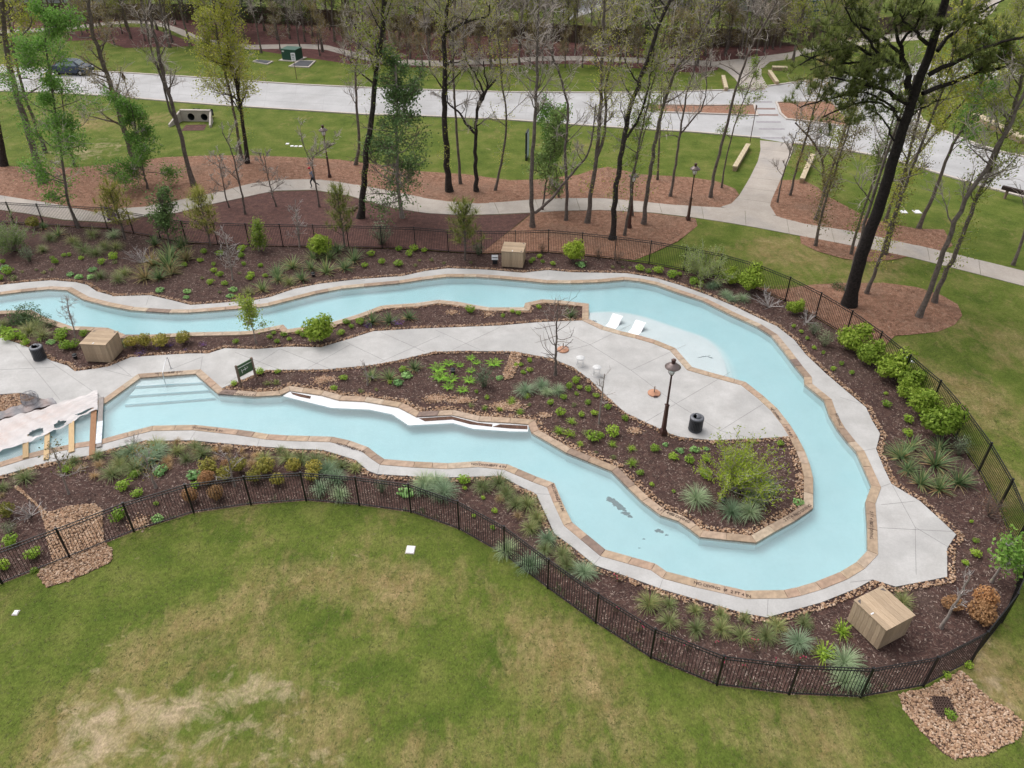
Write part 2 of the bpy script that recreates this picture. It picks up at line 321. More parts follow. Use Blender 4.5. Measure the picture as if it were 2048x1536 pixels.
# ---------------------------------------------------------------- lawn (base sheet) with a hole for the fenced garden
ENC = FPOST
def n2(v, s, seed=0):                       # cheap smooth noise in numpy
    x, y = v[:, 0]/s, v[:, 1]/s; r = 0
    for k in range(4):
        a = 1.7**k; r = r+np.sin(x*a*1.3+k*2.1+seed+1.7*np.sin(y*a*.9+k+seed))*np.cos(y*a*1.1-k*1.3+seed*.7+1.3*np.sin(x*a*.8+k))/(1.5**k)
    return r/2.2
BIG = [(-420, -60), (420, -60), (420, 620), (-420, 620)]
NEAR_L = [(-60, -2), (60, -2), (60, 160), (-60, 160)]
def blob(v, l):
    r = np.zeros(len(v))
    for px, py, rx, ry, a in l:
        g = G(px, py); r = np.maximum(r, a*np.exp(-(((v[:, 0]-g[0])/rx)**2+((v[:, 1]-g[1])/ry)**2)))
    return r
DRY = [(760,1130,6,2.2,.42),(1130,1300,3,4,.45),(1240,1400,3,3,.4),(330,1320,6,3,.35),(500,1440,6,3,.45),(1400,1480,6,2.5,.3),(1620,1480,5,2,.3),(200,1250,3,2,.3),(1950,1300,3,4,.35),(1930,800,3,6,.4),(1990,900,3,5,.35),(1680,520,7,2,.45),(1560,500,5,2.5,.4),(1800,560,5,2,.35),(1960,660,4,5,.4),(1850,690,5,2,.3),(650,1300,4,2,.2),(980,1500,5,2,.35),(300,1500,5,3,.5),(150,260,7,6,.35),(1900,420,9,5,.2)]
BARE = [(330,1420,3.6,.9,.75),(190,1480,1.6,2.2,.8),(480,1385,2.6,.9,.7),(400,1500,3.4,.9,.5),(560,1375,1.4,.6,.7),(1970,1330,.5,2.2,.6),(1950,1400,.5,1.2,.6),(170,300,5,4,.5),(700,1095,1.6,.7,.3),(760,1180,1,.6,.2),(560,1500,3,.8,.45)]
def lawn_attr(o):
    me = o.data; n = len(me.vertices); v = np.empty(n*3, np.float32); me.vertices.foreach_get('co', v); v = v.reshape(-1, 3)
    for nm, l in (('dry', DRY), ('bare', BARE)):
        val = blob(v, l)
        if nm == 'dry':
            c = G(640, 1620); d = np.hypot(v[:, 0]-c[0], (v[:, 1]-c[1])*1.15); near = np.clip((46-v[:, 1])/8, 0, 1)
            val = val+near*(.16*np.sin(d*.85)+.06*np.sin(d*1.9+1))-np.clip((v[:, 1]-50)/10, 0, 1)*(.16-.26*np.sin(v[:, 1]*.36+v[:, 0]*.07+.8*np.sin(v[:, 0]*.11)))     # alternating drier and greener arcs on the near lawn, fresher turf by the road
        a = me.attributes.new(nm, 'FLOAT', 'POINT'); a.data.foreach_set('value', val.astype(np.float32))
o = sheet('ground', [BIG, NEAR_L], -.004, M['lawn'], kind='structure'); lawn_attr(o)
o = sheet('lawn', [NEAR_L, ENC], 0, M['lawn'], .8, kind='structure'); lawn_attr(o)
# ---------------------------------------------------------------- mulch bed inside the fence
def mz(v): return .022*n2(v, .9)+.012*n2(v, .3, 3)-.035
sheet('mulch_bed', [ENC, POOL], 0, M['mulch'], .33, mz, kind='structure')
# ---------------------------------------------------------------- concrete decks round the pool
DK_OUT = dO+oO[::-1]
deck1 = slab('pool_deck', [dO+offs(pO, CW*.75)[::-1]], -.12, .02, M['deck'], kind='structure')
iI = offs(pI, -CW*.75)
i0 = POOL_I.index((1176.5,639)); i1 = POOL_I.index((1593,873)); j0 = POOL_I.index((437,788)); j1 = POOL_I.index((150,820))
patio = G2(PATIO_UP)+iI[i0+1:i1+1]+G2(PATIO_LO)+iI[j0:j1+1]+G2([(105,806),(60,790),(41,786),(0,789),(-150,800)])
deck2 = slab('patio', [patio], -.12, .02, M['deck'], kind='structure')
# saw-cut joints, thin dark grooves on the slabs
mj = flat('deck_joint', (.20, .19, .185), .95)
JO = [((1262,741),(1180,690)),((1262,741),(1372,690)),((1262,741),(1352,808)),((1352,808),(1460,745)),((1352,808),(1440,862)),((1352,808),(1262,862)),((1440,862),(1530,806)),((1180,690),(1262,650)),((1100,650),(1180,690)),((1180,690),(1090,712)),((1000,655),(905,700)),((870,660),(960,700)),((760,664),(850,704)),((880,672),(760,725)),((690,684),(770,722)),((700,690),(610,740)),((560,698),(660,738)),((560,698),(450,770)),((470,705),(560,740)),((340,740),(405,714)),((405,714),(400,748)),((95,720),(210,800)),((30,690),(120,800)),((210,740),(280,758)),((0,740),(110,735)),((232,728),(262,752)),((1440,862),(1500,876))]
JD = [((1785,972),(1830,1055)),((1830,1055),(1832,1150)),((1758,1056),(1910,1064)),((1762,1010),(1830,1003)),((1830,1055),(1905,1100)),((1680,795),(1735,812)),((1750,898),(1705,905)),((1780,968),(1752,978)),((1700,1165),(1745,1160)),((1536,1198),(1534,1233)),((1325,1160),(1318,1180)),((1200,1115),(1187,1130)),((1108,990),(1073,988)),((760,928),(755,948)),((520,876),(515,892)),((392,862),(380,881)),((1010,943),(1000,952)),((1320,566),(1312,556)),((1096,553),(1096,541)),((730,562),(716,559)),((292,612),(299,591)),((1470,622),(1478,617)),((1585,690),(1598,692))]
for par, L in ((deck2, JO), (deck1, JD)):
    for a, b in L:
        a, b = G(*a), G(*b); c = (a+b)/2; d = b-a
        MB().box((c[0], c[1], .0225), (np.hypot(d[0], d[1]), .013, .004), math.atan2(d[1], d[0])).build('joint', mj, par)
# ---------------------------------------------------------------- the pool: basin, ledges, steps, water, coping stones
pool = empty('swimming_pool', (0, 0, 0), label='winding turquoise lazy river pool edged with tan sandstone coping', cat='pool')
ZW, ZF = -.03, -.5
def basin():
    V, T = fill([POOL]); V[:, 2] = ZF; n = len(V); p = np.array(POOL); m = len(p)
    W = np.vstack([np.column_stack([p, np.full(m, -.02)]), np.column_stack([p, np.full(m, ZF)])]); i = np.arange(m); j = (i+1) % m
    return mesh_np('basin', np.vstack([V, W]), [T, np.stack([n+i, n+j, n+m+j, n+m+i], 1)], False, M['plaster'])
link('basin', basin(), pool)
def wetslab(name, ring, z, mat, z0=ZF+.004, par=pool): return slab(name, [ring], z0, z, mat, par)
TAN = [(1216,622.5),(1254,625),(1292,634),(1343,652),(1380,664),(1406,673),(1425,686),(1437,698.7),(1452,728),(1456,756)]
tan_in = pI[POOL_I.index((1177,608.5))+1:POOL_I.index((1470,759.7))]
tan = G2([(1180,624.5)]+TAN); tin = offs(pI, .004)[POOL_I.index((1177,608.5))+1:POOL_I.index((1470,759.7))]
tan = [tuple(q) for q in smooth_line(tan, 2)]
wetslab('tanning_ledge', tan+tin[::-1], -.05, M['ledge'])
for k, (d, z) in enumerate(((.30, -.2), (.60, -.34))):
    ot = offs(tan, d); wetslab('ledge_step', ot+tan[::-1], z, M['plaster'])
BEN = [(566,791.5),(662.5,815),(738.7,818.5),(784,828),(817,850),(906,845.5),(947,857),(1020,862),(1056,862.5)]
bi = offs(pI, .01)[POOL_I.index((1057.5,849)):POOL_I.index((561,790.5))]
wetslab('bench_ledge', G2(BEN)+bi, ZW+.006, flat('dry_white_plaster', (.68, .685, .69), .8, nscale=7, amt=.06), ZW-.07)
M['undercut'] = surf('undercut_shade', [(.3, (.05, .028, .02)), (.7, (.16, .085, .06))], 6, .9, fine=30, fine_amt=.4)
for q in ([(838,836),(903,832),(930,839),(955,845),(985,848),(984,853),(940,848),(905,838.5),(850,842)],[(1000,848),(1055,851),(1055,858),(1020,856.5),(985,853)],[(582,784),(622,792),(620,797),(600,793),(585,788)]):
    slab('undercut_shade_strip', [G2(q)], ZW-.05, ZW+.018, M['undercut'], pool)  # dark brown strips painted for the shaded undercut gap beneath the coping
for q in ([(575,661.5),(660,648),(716,631),(762,614.5),(758,611),(714,626),(655,643.5),(580,656)],[(777,612),(830,609),(877,602),(917,606),(980,617),(1040,616.5),(1040,614),(978,612),(952,607),(917,600.5),(877,596.5),(828,603.5),(775,607.5)]):
    wetslab('bench_ledge', G2(q), ZW-.05, M['ledge'], ZW-.4)
sl, sr = G(281,757.5)[:2], G(392,749.5)[:2]; a2, b2 = G(210.5,807)[:2], G(437,788)[:2]
stp = []
for t, z in ((0.0, -.22), (.28, -.38), (.55, -.54), (.82, -.66)):
    stp.append((sl*(1-t)+a2*t, sr*(1-t)+b2*t, z))
edges = [G2([(281,757.5),(392,749.5)]), G2([(268,769.5),(405,761.5)]), G2([(255,784.5),(416,773.5)]), G2([(245.5,799),(428,785)])]
mstep = M['plaster']
for k, z in enumerate((-.14, -.26, -.38)):
    (a, b), (d, c) = edges[k], edges[k+1]
    wetslab('step', [a, b, c, d], z, M['ledge'] if k == 0 else mstep)
    MB().box(((c[0]+d[0])/2, (c[1]+d[1])/2+.02, z+.003), (math.dist(c, d), .05, .006), math.atan2(c[1]-d[1], c[0]-d[0])).build('step_edge', flat('blue_tile_%d' % k, (.16, .34, .42), .4), pool)
def water_mat():
    m = D.materials.new('pool_water'); m.use_nodes = True; n = m.node_tree; n.nodes.clear(); o = n.nodes.new('ShaderNodeOutputMaterial')
    t = nd(n, 'ShaderNodeBsdfTransparent'); t.inputs[0].default_value = (.97, .99, .995, 1)
    g = nd(n, 'ShaderNodeBsdfGlossy', Roughness=.04); fr = nd(n, 'ShaderNodeFresnel', IOR=1.33); x = n.nodes.new('ShaderNodeMixShader')
    v = coord(n, 'Object', (1, 1.6, 1)); bp = nd(n, 'ShaderNodeBump', Strength=.3, Distance=.03)
    n.links.new(noise(n, 3.5, 4, .6, v, .6), bp.inputs['Height']); n.links.new(bp.outputs[0], g.inputs['Normal']); n.links.new(bp.outputs[0], fr.inputs['Normal'])
    df = nd(n, 'ShaderNodeBsdfDiffuse'); n.links.new(ramp(n, noise(n, .45, 5, .6, coord(n), .8), [(.3, (.58, .745, .77)), (.7, (.68, .80, .815))]), df.inputs[0]); mk = n.nodes.new('ShaderNodeMixShader'); mk.inputs[0].default_value = .26; n.links.new(t.outputs[0], mk.inputs[1]); n.links.new(df.outputs[0], mk.inputs[2])   # cloudy, slightly milky water
    n.links.new(fr.outputs[0], x.inputs[0]); n.links.new(mk.outputs[0], x.inputs[1]); n.links.new(g.outputs[0], x.inputs[2]); n.links.new(x.outputs[0], o.inputs[0])
    a = nd(n, 'ShaderNodeVolumeAbsorption', Density=.85); a.inputs[0].default_value = (.36, .84, .90, 1); n.links.new(a.outputs[0], o.inputs['Volume']); return m
M['water'] = water_mat()
wr = offs(pO, .02)+offs(pI, -.02)[::-1]
def prism(name, ring, z0, z1, mat, par):
    V, T = fill([ring]); n = len(V); A = V.copy(); A[:, 2] = z1; B = V.copy(); B[:, 2] = z0
    # boundary edges of the triangulation give the walls, so the solid is watertight
    E = {}
    for t in T:
        for k in range(3):
            e = (int(t[k]), int(t[(k+1) % 3])); E[e] = 1
    bd = np.array([e for e in E if (e[1], e[0]) not in E])
    Q = np.stack([bd[:, 1], bd[:, 0], bd[:, 0]+n, bd[:, 1]+n], 1)[:, ::-1]
    Q = np.stack([bd[:, 0], bd[:, 1], bd[:, 1]+n, bd[:, 0]+n], 1)[:, [0, 3, 2, 1]]
    return link(name, mesh_np(name, np.vstack([A, B]), [np.vstack([T, T[:, ::-1]+n]), Q], False, mat), par)
prism('water', wr, ZF-.05, ZW, M['water'], pool)
# coping stones, one object each
def stones(inn, out, src, ln=1.02):
    N = 0
    for k in range(len(inn)-1):
        if not (-60 < src[k][0] < 2100 or -60 < src[k+1][0] < 2100): continue
        a, b, A, B = [np.array(q) for q in (inn[k], inn[k+1], out[k], out[k+1])]
        L = np.linalg.norm(b-a); n = max(1, round(L/ln)); cuts = np.r_[0, np.cumsum(RNG.uniform(.7, 1.3, n))]; cuts /= cuts[-1]
        for t0, t1 in zip(cuts[:-1], cuts[1:]):
            g = .005/max(L, .1); t0 += g; t1 -= g; z1 = .04+rnd(-.004, .006)
            q = [a+(b-a)*t0, a+(b-a)*t1, A+(B-A)*t1, A+(B-A)*t0]
            if (q[1]-q[0])[0]*(q[2]-q[1])[1]-(q[1]-q[0])[1]*(q[2]-q[1])[0] < 0: q = q[::-1]
            c = sum(q)/4; e = [c+(p-c)*.975 for p in q]
            V = [(*p, -.14) for p in q]+[(*p, z1-.012) for p in q]+[(*p, z1) for p in e]
            V = [(x-c[0], y-c[1], z) for x, y, z in V]
            mb = MB().add(V, [[8, 9, 10, 11]]+[[i, (i+1) % 4, 4+(i+1) % 4, 4+i] for i in range(4)]+[[4+i, 4+(i+1) % 4, 8+(i+1) % 4, 8+i] for i in range(4)])
            mb.build('coping_stone', M['coping'], pool, loc=(c[0], c[1], 0)); N += 1
    return N
# the inner edge oversails the wall by a couple of centimetres
NST = stones(offs(pO, -.025), oO, POOL_O)+stones(offs(pI, .025), oI, POOL_I)
print('coping stones', NST)
# silt on the pool floor
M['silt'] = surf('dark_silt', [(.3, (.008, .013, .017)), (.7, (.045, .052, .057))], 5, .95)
def blot(cx, cy, rx, ry, rot, seed, n=34):
    rr = random.Random(seed); c = G(cx, cy)[:2]; s = SCL(cx, cy); pts = []
    for k in range(n):
        a = k/n*2*math.pi; r = 1+.14*math.sin(3*a+seed)+.12*math.sin(5*a+seed*2)+rr.uniform(-.2, .2)
        x, y = rx/s*math.cos(a)*r, ry/s*math.sin(a)*r; pts.append((c[0]+x*math.cos(rot)-y*math.sin(rot), c[1]+x*math.sin(rot)+y*math.cos(rot)))
    return pts
for q in ((1224,984,11,7,-.5,1),(1234,992,11,7,-.6,12),(1244,1000,11,7,-.7,2),(1253,1011,9,5,-.3,5),(1262,1017,5,4,-.3,15),(1321,1046,9,5,-.2,3),(1336,1054,4,2,0,9),(1290,1062,3,1.5,0,4),(1281,1080,2.5,1.2,0,8)):
    sheet('silt_patch', [blot(*q)], ZF+.006, M['silt'], parent=pool)
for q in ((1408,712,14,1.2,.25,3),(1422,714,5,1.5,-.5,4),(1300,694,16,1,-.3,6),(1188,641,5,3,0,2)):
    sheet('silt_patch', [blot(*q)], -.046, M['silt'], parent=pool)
# lettering let into the coping
def text(body, px, py, qx, qy, size, z, mat, par, name='lettering', flip=False):
    a, b = G(px, py), G(qx, qy); d = b-a; cu = D.curves.new('t', 'FONT'); cu.body = body; cu.size = size; cu.align_x = 'CENTER'; cu.align_y = 'CENTER'; cu.extrude = .001; cu.offset = size*.015
    t = D.objects.new('t', cu); COL.objects.link(t); bpy.context.view_layer.update()
    me = D.meshes.new_from_object(t.evaluated_get(bpy.context.evaluated_depsgraph_get())); D.objects.remove(t); me.materials.clear(); me.materials.append(mat)
    o = link(name, me, par); o.location = (*((a+b)/2)[:2], z); o.rotation_euler = (0, 0, math.atan2(d[1], d[0])+(math.pi if flip else 0)); return o
ND, FT = 'NO DIVING', '2 FT 4 IN'
for body, a in (('NO DIVING  \u00d8  2 FT 4 IN', (1410,1172,1478,1189)), (ND, (950,930,978,932)), (FT, (985,932.5,1008,935)), (ND, (680,890,703,897)), (FT, (706,898,728,905)),
                (ND, (1106,975,1114,996)), (FT, (1117,1002,1125,1021)), (FT, (1322,1022,1340,1029)), (ND, (1346,1031,1368,1041)), (FT, (1572,1041,1590,1031)), (ND, (1597,1028,1616,1015)),
                (ND, (1742,1052,1742,1073)), (FT, (1742,1027,1742,1046)), (ND, (1672,829,1680,852)), (ND, (393,857,414,860)), (FT, (419,861,442,863)), (ND, (458,787,478,790)), (FT, (486,791,508,792)), (ND, (322,748,338,747)), (FT, (342,746,360,745)), (ND, (1545,822,1556,836)), (FT, (1572,857,1582,872))):
    text(body, *a, .2, .0475, M['text'], pool)
# ---------------------------------------------------------------- black picket fence round the garden
fence = empty('picket_fence', (*FPOST[20], 0), label='black metal picket fence running all round the pool garden', cat='fence')
FL = np.array([*FPOST[20], 0])
pm = MB().box((0, 0, FH/2), (.065, .065, FH)).box((0, 0, FH+.012), (.085, .085, .025)).mesh('post', M['black'])
for q in FPOST: link('post', pm, fence, loc=(q[0]-FL[0], q[1]-FL[1], -.02))
pk = MB().box((0, 0, (FH-.12)/2), (.017, .017, FH-.16)).mesh('picket', M['black'])
cand = []
for k in range(len(FPOST)-1):
    a, b = np.array(FPOST[k]), np.array(FPOST[k+1]); L = np.linalg.norm(b-a); an = math.atan2(*(b-a)[::-1]); c = (a+b)/2-FL[:2]
    for z, h in ((FH-.06, .034), (FH-.2, .034), (.1, .034)):
        MB().box((0, 0, 0), (L-.066, .03, h)).build('rail', M['black'], fence, loc=(c[0], c[1], z)).rotation_euler = (0, 0, an)
    n = max(8, round(L/.118))
    for i in range(1, n):
        p = a+(b-a)*i/n; cand.append((np.hypot(p[0], p[1]), p, an))
cand.sort(key=lambda t: t[0]); rest = MB()
for i, (d, p, an) in enumerate(cand):
    if i < 290:
        o = link('picket', pk, fence, loc=(p[0]-FL[0], p[1]-FL[1], .06)); o.rotation_euler = (0, 0, an)
    else: rest.box((p[0]-FL[0], p[1]-FL[1], .06+(FH-.12)/2), (.017, .017, FH-.16), an)
rest.build('pickets', M['black'], fence, kind='stuff')
# ---------------------------------------------------------------- paths, road, outer beds
def ribbon(name, A, B, z, th, mat, pan, **k):
    """walk of separate panels between two edges (photo points)"""
    A, B = G2(A), G2(B); L = (plen(A)+plen(B))/2; n = max(2, round(L/pan)); sub = 6
    A, B = resamp(A, n*sub+1), resamp(B, n*sub+1); root = empty(name, (*((A[0]+B[0])/2), 0), **k); r0 = np.array(root.location)
    for i in range(n):
        s = slice(i*sub, i*sub+sub+1); a, b = A[s].copy(), B[s].copy(); g = .012
        for e, f in ((a, b),):
            for q in (e, f):
                d = q[1]-q[0]; q[0] += d/np.linalg.norm(d)*g; d = q[-2]-q[-1]; q[-1] += d/np.linalg.norm(d)*g
        m = sub+1; V = np.vstack([np.column_stack([a, np.full(m, z)]), np.column_stack([b, np.full(m, z)]), np.column_stack([a, np.full(m, z-th)]), np.column_stack([b, np.full(m, z-th)])])-r0
        q = np.arange(sub); Q = [np.stack([q+m, q+m+1, q+1, q], 1), np.stack([q, q+1, q+1+2*m, q+2*m], 1), np.stack([q+m+1, q+m, q+3*m, q+3*m+1], 1), [[0, 2*m, 3*m, m]], [[sub, m+sub, 3*m+sub, 2*m+sub]]]
        link('walk_panel', mesh_np('walk_panel', V, [np.vstack(Q)], False, mat), root)
    return root
W_UP = [(-120,374),(0,391),(122,410.5),(190,424),(254,415.5),(292,413),(338,405),(386,395),(444,382.5),(500,368),(551,360.5),(622,358),(690,365.6),(779,382),(843,395),(891,403),(957,406.7),(1000,405),(1063.5,400),(1127,397),(1203,397),(1279,403),(1355.5,410.5),(1406,414),(1447,416),(1500,420),(1553.5,433),(1607,448),(1708.7,464),(1815.8,487),(1915,510),(2048,542.7),(2180,578)]
W_LO = [(-120,410),(0,420),(58,428),(127,440),(216,445),(292,433),(355.5,425.7),(426.6,408),(482,396.5),(520,388),(551,382),(627,380),(698,391.5),(754,408),(794.6,418),(855.5,427),(931.6,430.8),(1000,428.7),(1063,425.7),(1127,422),(1203,420.6),(1304.7,425.7),(1391,436),(1457,446),(1510,455),(1599,472),(1692.7,489.7),(1815.8,513.8),(1901.4,535),(2048,572.7),(2180,612)]
ribbon('sidewalk', W_UP, W_LO, .035, .1, M['walk'], 3.2, kind='structure')
ribbon('crossing_path', [(1440,414.5),(1462,408),(1478,392),(1490,372),(1500,355),(1516,322),(1521,300),(1520,281)], [(1553,432),(1540,412),(1543,400),(1552,380),(1561.5,358.6),(1580,316),(1585,300),(1585.6,287.7)], .031, .1, M['walk'], 2.6, kind='structure')
ribbon('far_sidewalk', [(-80,60),(0,60),(63,58),(150,52),(208,45),(254,40.5),(292,41),(330,47),(362,58),(400,74),(450,86),(500,90),(601,88.5),(652,90),(678,97),(728.5,109),(792,119),(881,122),(931.6,119.5),(1020,117.5),(1076,113),(1152,112.5),(1254,115),(1355,118),(1431,123.5),(1520,113),(1576,106),(1625,93),(1680,83),(1760,71),(1850,60),(1915,38),(1950,10),(1966,-15)],
       [(-80,67),(0,67),(63,65),(150,58.5),(208,51),(254,46.5),(292,47.5),(330,55.5),(366,72),(402,84),(450,95),(500,99),(601,97),(652,100),(678,107),(728.5,120),(792,130),(881,133),(931.6,130),(1020,127),(1076,122),(1152,121),(1254,125),(1355,128.5),(1431,134),(1520,126),(1576,119),(1625,104),(1680,96),(1770,85),(1880,77),(1945,55),(1985,25),(2012,-15)], .03, .1, M['walk'], 3.5, kind='structure')
sheet('path_apron', [G2([(1425,129),(1520,117),(1560,110),(1540,124),(1523,138),(1523,152),(1537,176),(1483,179),(1470,158),(1452,142)])], .036, M['walk'], kind='structure')
ROAD = G2([(-150,178),(0,183),(101.6,186.6),(228.5,194),(330,203),(431.6,211),(510,216),(652,225),(728.5,230),(855.5,233.6),(1010,240.5),(1127,249),(1254,258),(1381,265),(1520,277),(1585.6,288),(1660.6,297),(1767.6,316),(1875,348),(1955,372),(2048,396),(2250,452),(2250,372),(2048,313),(2008,305),(1955,289),(1875,257),(1845,240),(1838,222),(1848,203),(1880,180),(1928,164),(2048,157),(2250,152),(2250,96),(2048,108),(1960,112),(1917,118),(1802,131),(1687,151),(1607,162),(1535,172),(1480,179),(1406,181.5),(1305,185),(1178,185),(1010,184),(830,179),(728.5,175),(601.6,169),(510,163),(381,153.6),(244,145),(100,138),(0,129.5),(-150,120)])
sheet('road', [ROAD], .008, M['road'], kind='structure')
M['rjoint'] = flat('road_joint', (.36, .35, .35), .95)
_road = D.objects['road']
def rjoint(a, b, w_=.05):
    a, b = G(*a), G(*b); c = (a+b)/2; d = b-a; MB().box((c[0], c[1], .0105), (np.hypot(d[0], d[1]), w_, .004), math.atan2(d[1], d[0])).build('joint', M['rjoint'], _road)
_rl = [(0,183,129.5),(100,186.6,138),(244,195,145),(381,207,153.6),(510,216,163),(652,225,169),(728,230,175),(855,233.6,180),(1010,240.5,184),(1127,249,185),(1254,258,185),(1381,265,182)]
for k in range(24):
    x = k*58+6; y0 = np.interp(x, [q[0] for q in _rl], [q[1] for q in _rl]); y1 = np.interp(x+12, [q[0] for q in _rl], [q[2] for q in _rl]); rjoint((x, y0-1.5), (x+8, y1+1.5), .035)
for t in (.3, .62):
    p = [(x, a*(1-t)+b*t) for x, a, b in _rl]
    for u, v in zip(p[:-1], p[1:]): rjoint(u, v, .045)
for u, v in (((1600,276),(1720,296)),((1720,296),(1860,332)),((1860,332),(2048,384)),((1640,180),(1760,158)),((1760,158),(1900,136)),((1900,136),(2048,130)),((1700,215),(1760,290)),((1790,180),(1840,300)),((1900,300),(1870,340)),((1980,322),(1950,366))): rjoint(u, v)
def kerb(name, pts, h=.12, wd=.2, mat=None, closed=False):
    p = G2(pts); q = offs(p, wd, closed); n = len(p); V = []; 
    for z in (0, h): V += [(*a, z) for a in p]
    for z in (0, h): V += [(*a, z) for a in q]
    i = np.arange(n if closed else n-1); j = (i+1) % n
    Q = [np.stack([i, j, j+n, i+n], 1), np.stack([i+n, j+n, j+3*n, i+3*n], 1), np.stack([j+2*n, i+2*n, i+3*n, j+3*n], 1)]
    link(name, mesh_np(name, V, [np.vstack(Q)], False, mat or M['kerb']), kind='structure')
kerb('kerb', [(0,183),(101.6,186.6),(228.5,194),(330,203),(431.6,211),(510,216),(652,225),(728.5,230),(855.5,233.6),(1010,240.5),(1127,249),(1254,258),(1381,265),(1520,277)], .1, .32)
kerb('kerb', [(1585.6,288),(1660.6,297),(1767.6,316),(1875,348),(1955,372),(2048,396),(2150,424)], .1, .32)
kerb('kerb', [(-20,128.5),(100,138),(244,145),(381,153.6),(510,163),(601.6,169),(728.5,175),(830,179),(1010,184),(1178,185),(1305,185),(1406,181.5),(1480,179)], .1, -.25)
kerb('kerb', [(1535,172),(1607,162),(1687,151),(1802,131),(1917,118)], .1, -.25)
kerb('kerb', [(2150,344),(2048,313),(2008,305),(1955,289),(1875,257),(1845,240),(1838,222),(1848,203),(1880,180),(1928,164),(2048,157)], .12, .3)
M['redmulch'] = surf('reddish_mulch', [(.25, (.07, .03, .028)), (.55, (.12, .05, .045)), (.8, (.18, .08, .065))], 1.5, .95, fine=10, fine_amt=.4, bscale=8, bstr=.8, bdist=.06)
isl = [[(1296,217),(1300,213),(1320,211),(1406,212.5),(1506,211),(1512,231),(1406,227.5),(1320,224.5),(1300,221)], [(1555,206),(1661,204),(1690,238),(1697,251),(1680,252),(1620,243.5),(1575,238.5),(1563,228)]]
for q in isl:
    sheet('median_bed', [G2(q)], .05, M['straw'], kind='structure'); kerb('kerb', q[::-1] if True else q, .13, -.22, closed=True)
M['brickband'] = flat('brick_band', (.24, .17, .15), .9, nscale=4, amt=.2); M['greyband'] = flat('grey_band', (.30, .28, .29), .9, nscale=4, amt=.15)
for y, x0, x1, mt in ((177.6,1488,1531,'brickband'),(182.5,1490,1534,'greyband'),(204,1500,1545,'greyband'),(217.5,1505,1551,'brickband'),(230,1510,1557,'brickband'),(244,1513,1562,'greyband'),(258,1518,1570,'greyband'),(276,1524,1577,'greyband')):
    sheet('crosswalk_band', [G2([(x0,y+1.6),(x1,y+2),(x1-1,y-1.4),(x0-1,y-1.8)])], .014, M[mt], kind='structure')
# beds outside the fence
def bz(v): return .03*n2(v, 1.1, 2)+.015*n2(v, .4, 5)+.03
def wl(a, b, L): return [p for p in L if a <= p[0] <= b]
beds = [('pine_straw_bed', 'straw', [(-150,345),(0,333),(152,336),(250,325),(330,315),(419,312),(500,311),(576,314),(678,320),(754,330),(840,343),(932,349),(1020,361),(1076,360),(1157,350),(1185,340),(1215,334),(1245,341),(1279,349),(1381,355),(1432,363),(1470,378),(1478,390),(1462,408),(1440,416)]+wl(-130,1430,[(x,y+1) for x,y in W_UP])[::-1]),
        ('pine_straw_bed', 'straw', [(1561,361),(1604,360),(1634,375),(1660,396),(1741,439),(1829,457.6),(1888,460),(1905,492)]+[(1880,503),(1815.8,488),(1708.7,465),(1607,449),(1553.5,434),(1540,412),(1543,400),(1552,380)]),
        ('pine_straw_bed', 'straw', [(1599,471),(1692.7,489),(1816,513),(1794,519),(1741,524.5),(1687,518),(1634,503),(1602,487)])]
for nm, mt, l in beds: sheet(nm, [G2(l)], 0, M[mt], .7, bz, kind='structure')
fb = lambda a, b: [FPOST[k] for k in range(a, b+1)]
pine = G2([(1620,570),(1687,567),(1768,566),(1834.5,575),(1883,591),(1915,610),(1924,631.5),(1909,650),(1875,664),(1821,670),(1790,672)])
sheet('pine_straw_bed', [pine+[FPOST[28], FPOST[27], FPOST[26], FPOST[25], FPOST[24]]+G2([(1560,580)])], 0, M['straw'], .5, bz, kind='structure')
sheet('pine_straw_bed', [G2([(1066,426),(1127,423),(1203,421.5),(1304.7,426.5),(1391,437),(1395,452),(1355,484),(1305,507),(1267,521)])+fb(16, 20)[::-1]], 0, M['straw'], .5, bz, kind='structure')
sheet('mulch_bank', [G2([(p[0], p[1]-.0) for p in [(-120,411),(0,421),(58,429),(127,441),(216,446),(292,434),(355.5,426.7),(426.6,409),(482,397.5),(520,389),(551,383),(627,381),(698,392.5),(754,409),(794.6,419),(855.5,428),(931.6,431.8),(1000,429.7),(1063,426.7)]])+fb(0, 16)[::-1]], 0, M['mulch2'], .5, bz, kind='structure')
sheet('red_mulch_bed', [G2([(-120,66),(0,66),(63,64),(150,58),(208,51),(254,46),(292,47),(330,55),(366,71),(402,83),(450,94),(500,98),(540,105),(700,128),(740,128),(800,134),(881,136),(1010,133),(1076,128),(1152,128),(1254,135),(1330,142),(1400,146),(1435,140),(1440,128),(1520,113),(1576,105),(1625,92),(1680,82),(1760,70),(1850,59),(1905,38),(1880,22),(1840,48),(1700,72),(1560,88),(1400,91),(1180,88),(800,58),(370,36),(0,36),(-120,36)])], .012, M['redmulch'], kind='structure')
sheet('red_mulch_bed', [G2([(120,66),(160,62),(215,54),(300,55),(350,72),(390,88),(400,92),(250,96),(200,80),(130,82)])], .016, M['redmulch'], kind='structure')
sheet('side_street', [G2([(1140,40),(1190,22),(1235,8),(1290,-25),(1240,-25),(1180,-5),(1120,20)])], .01, M['road'], kind='structure')
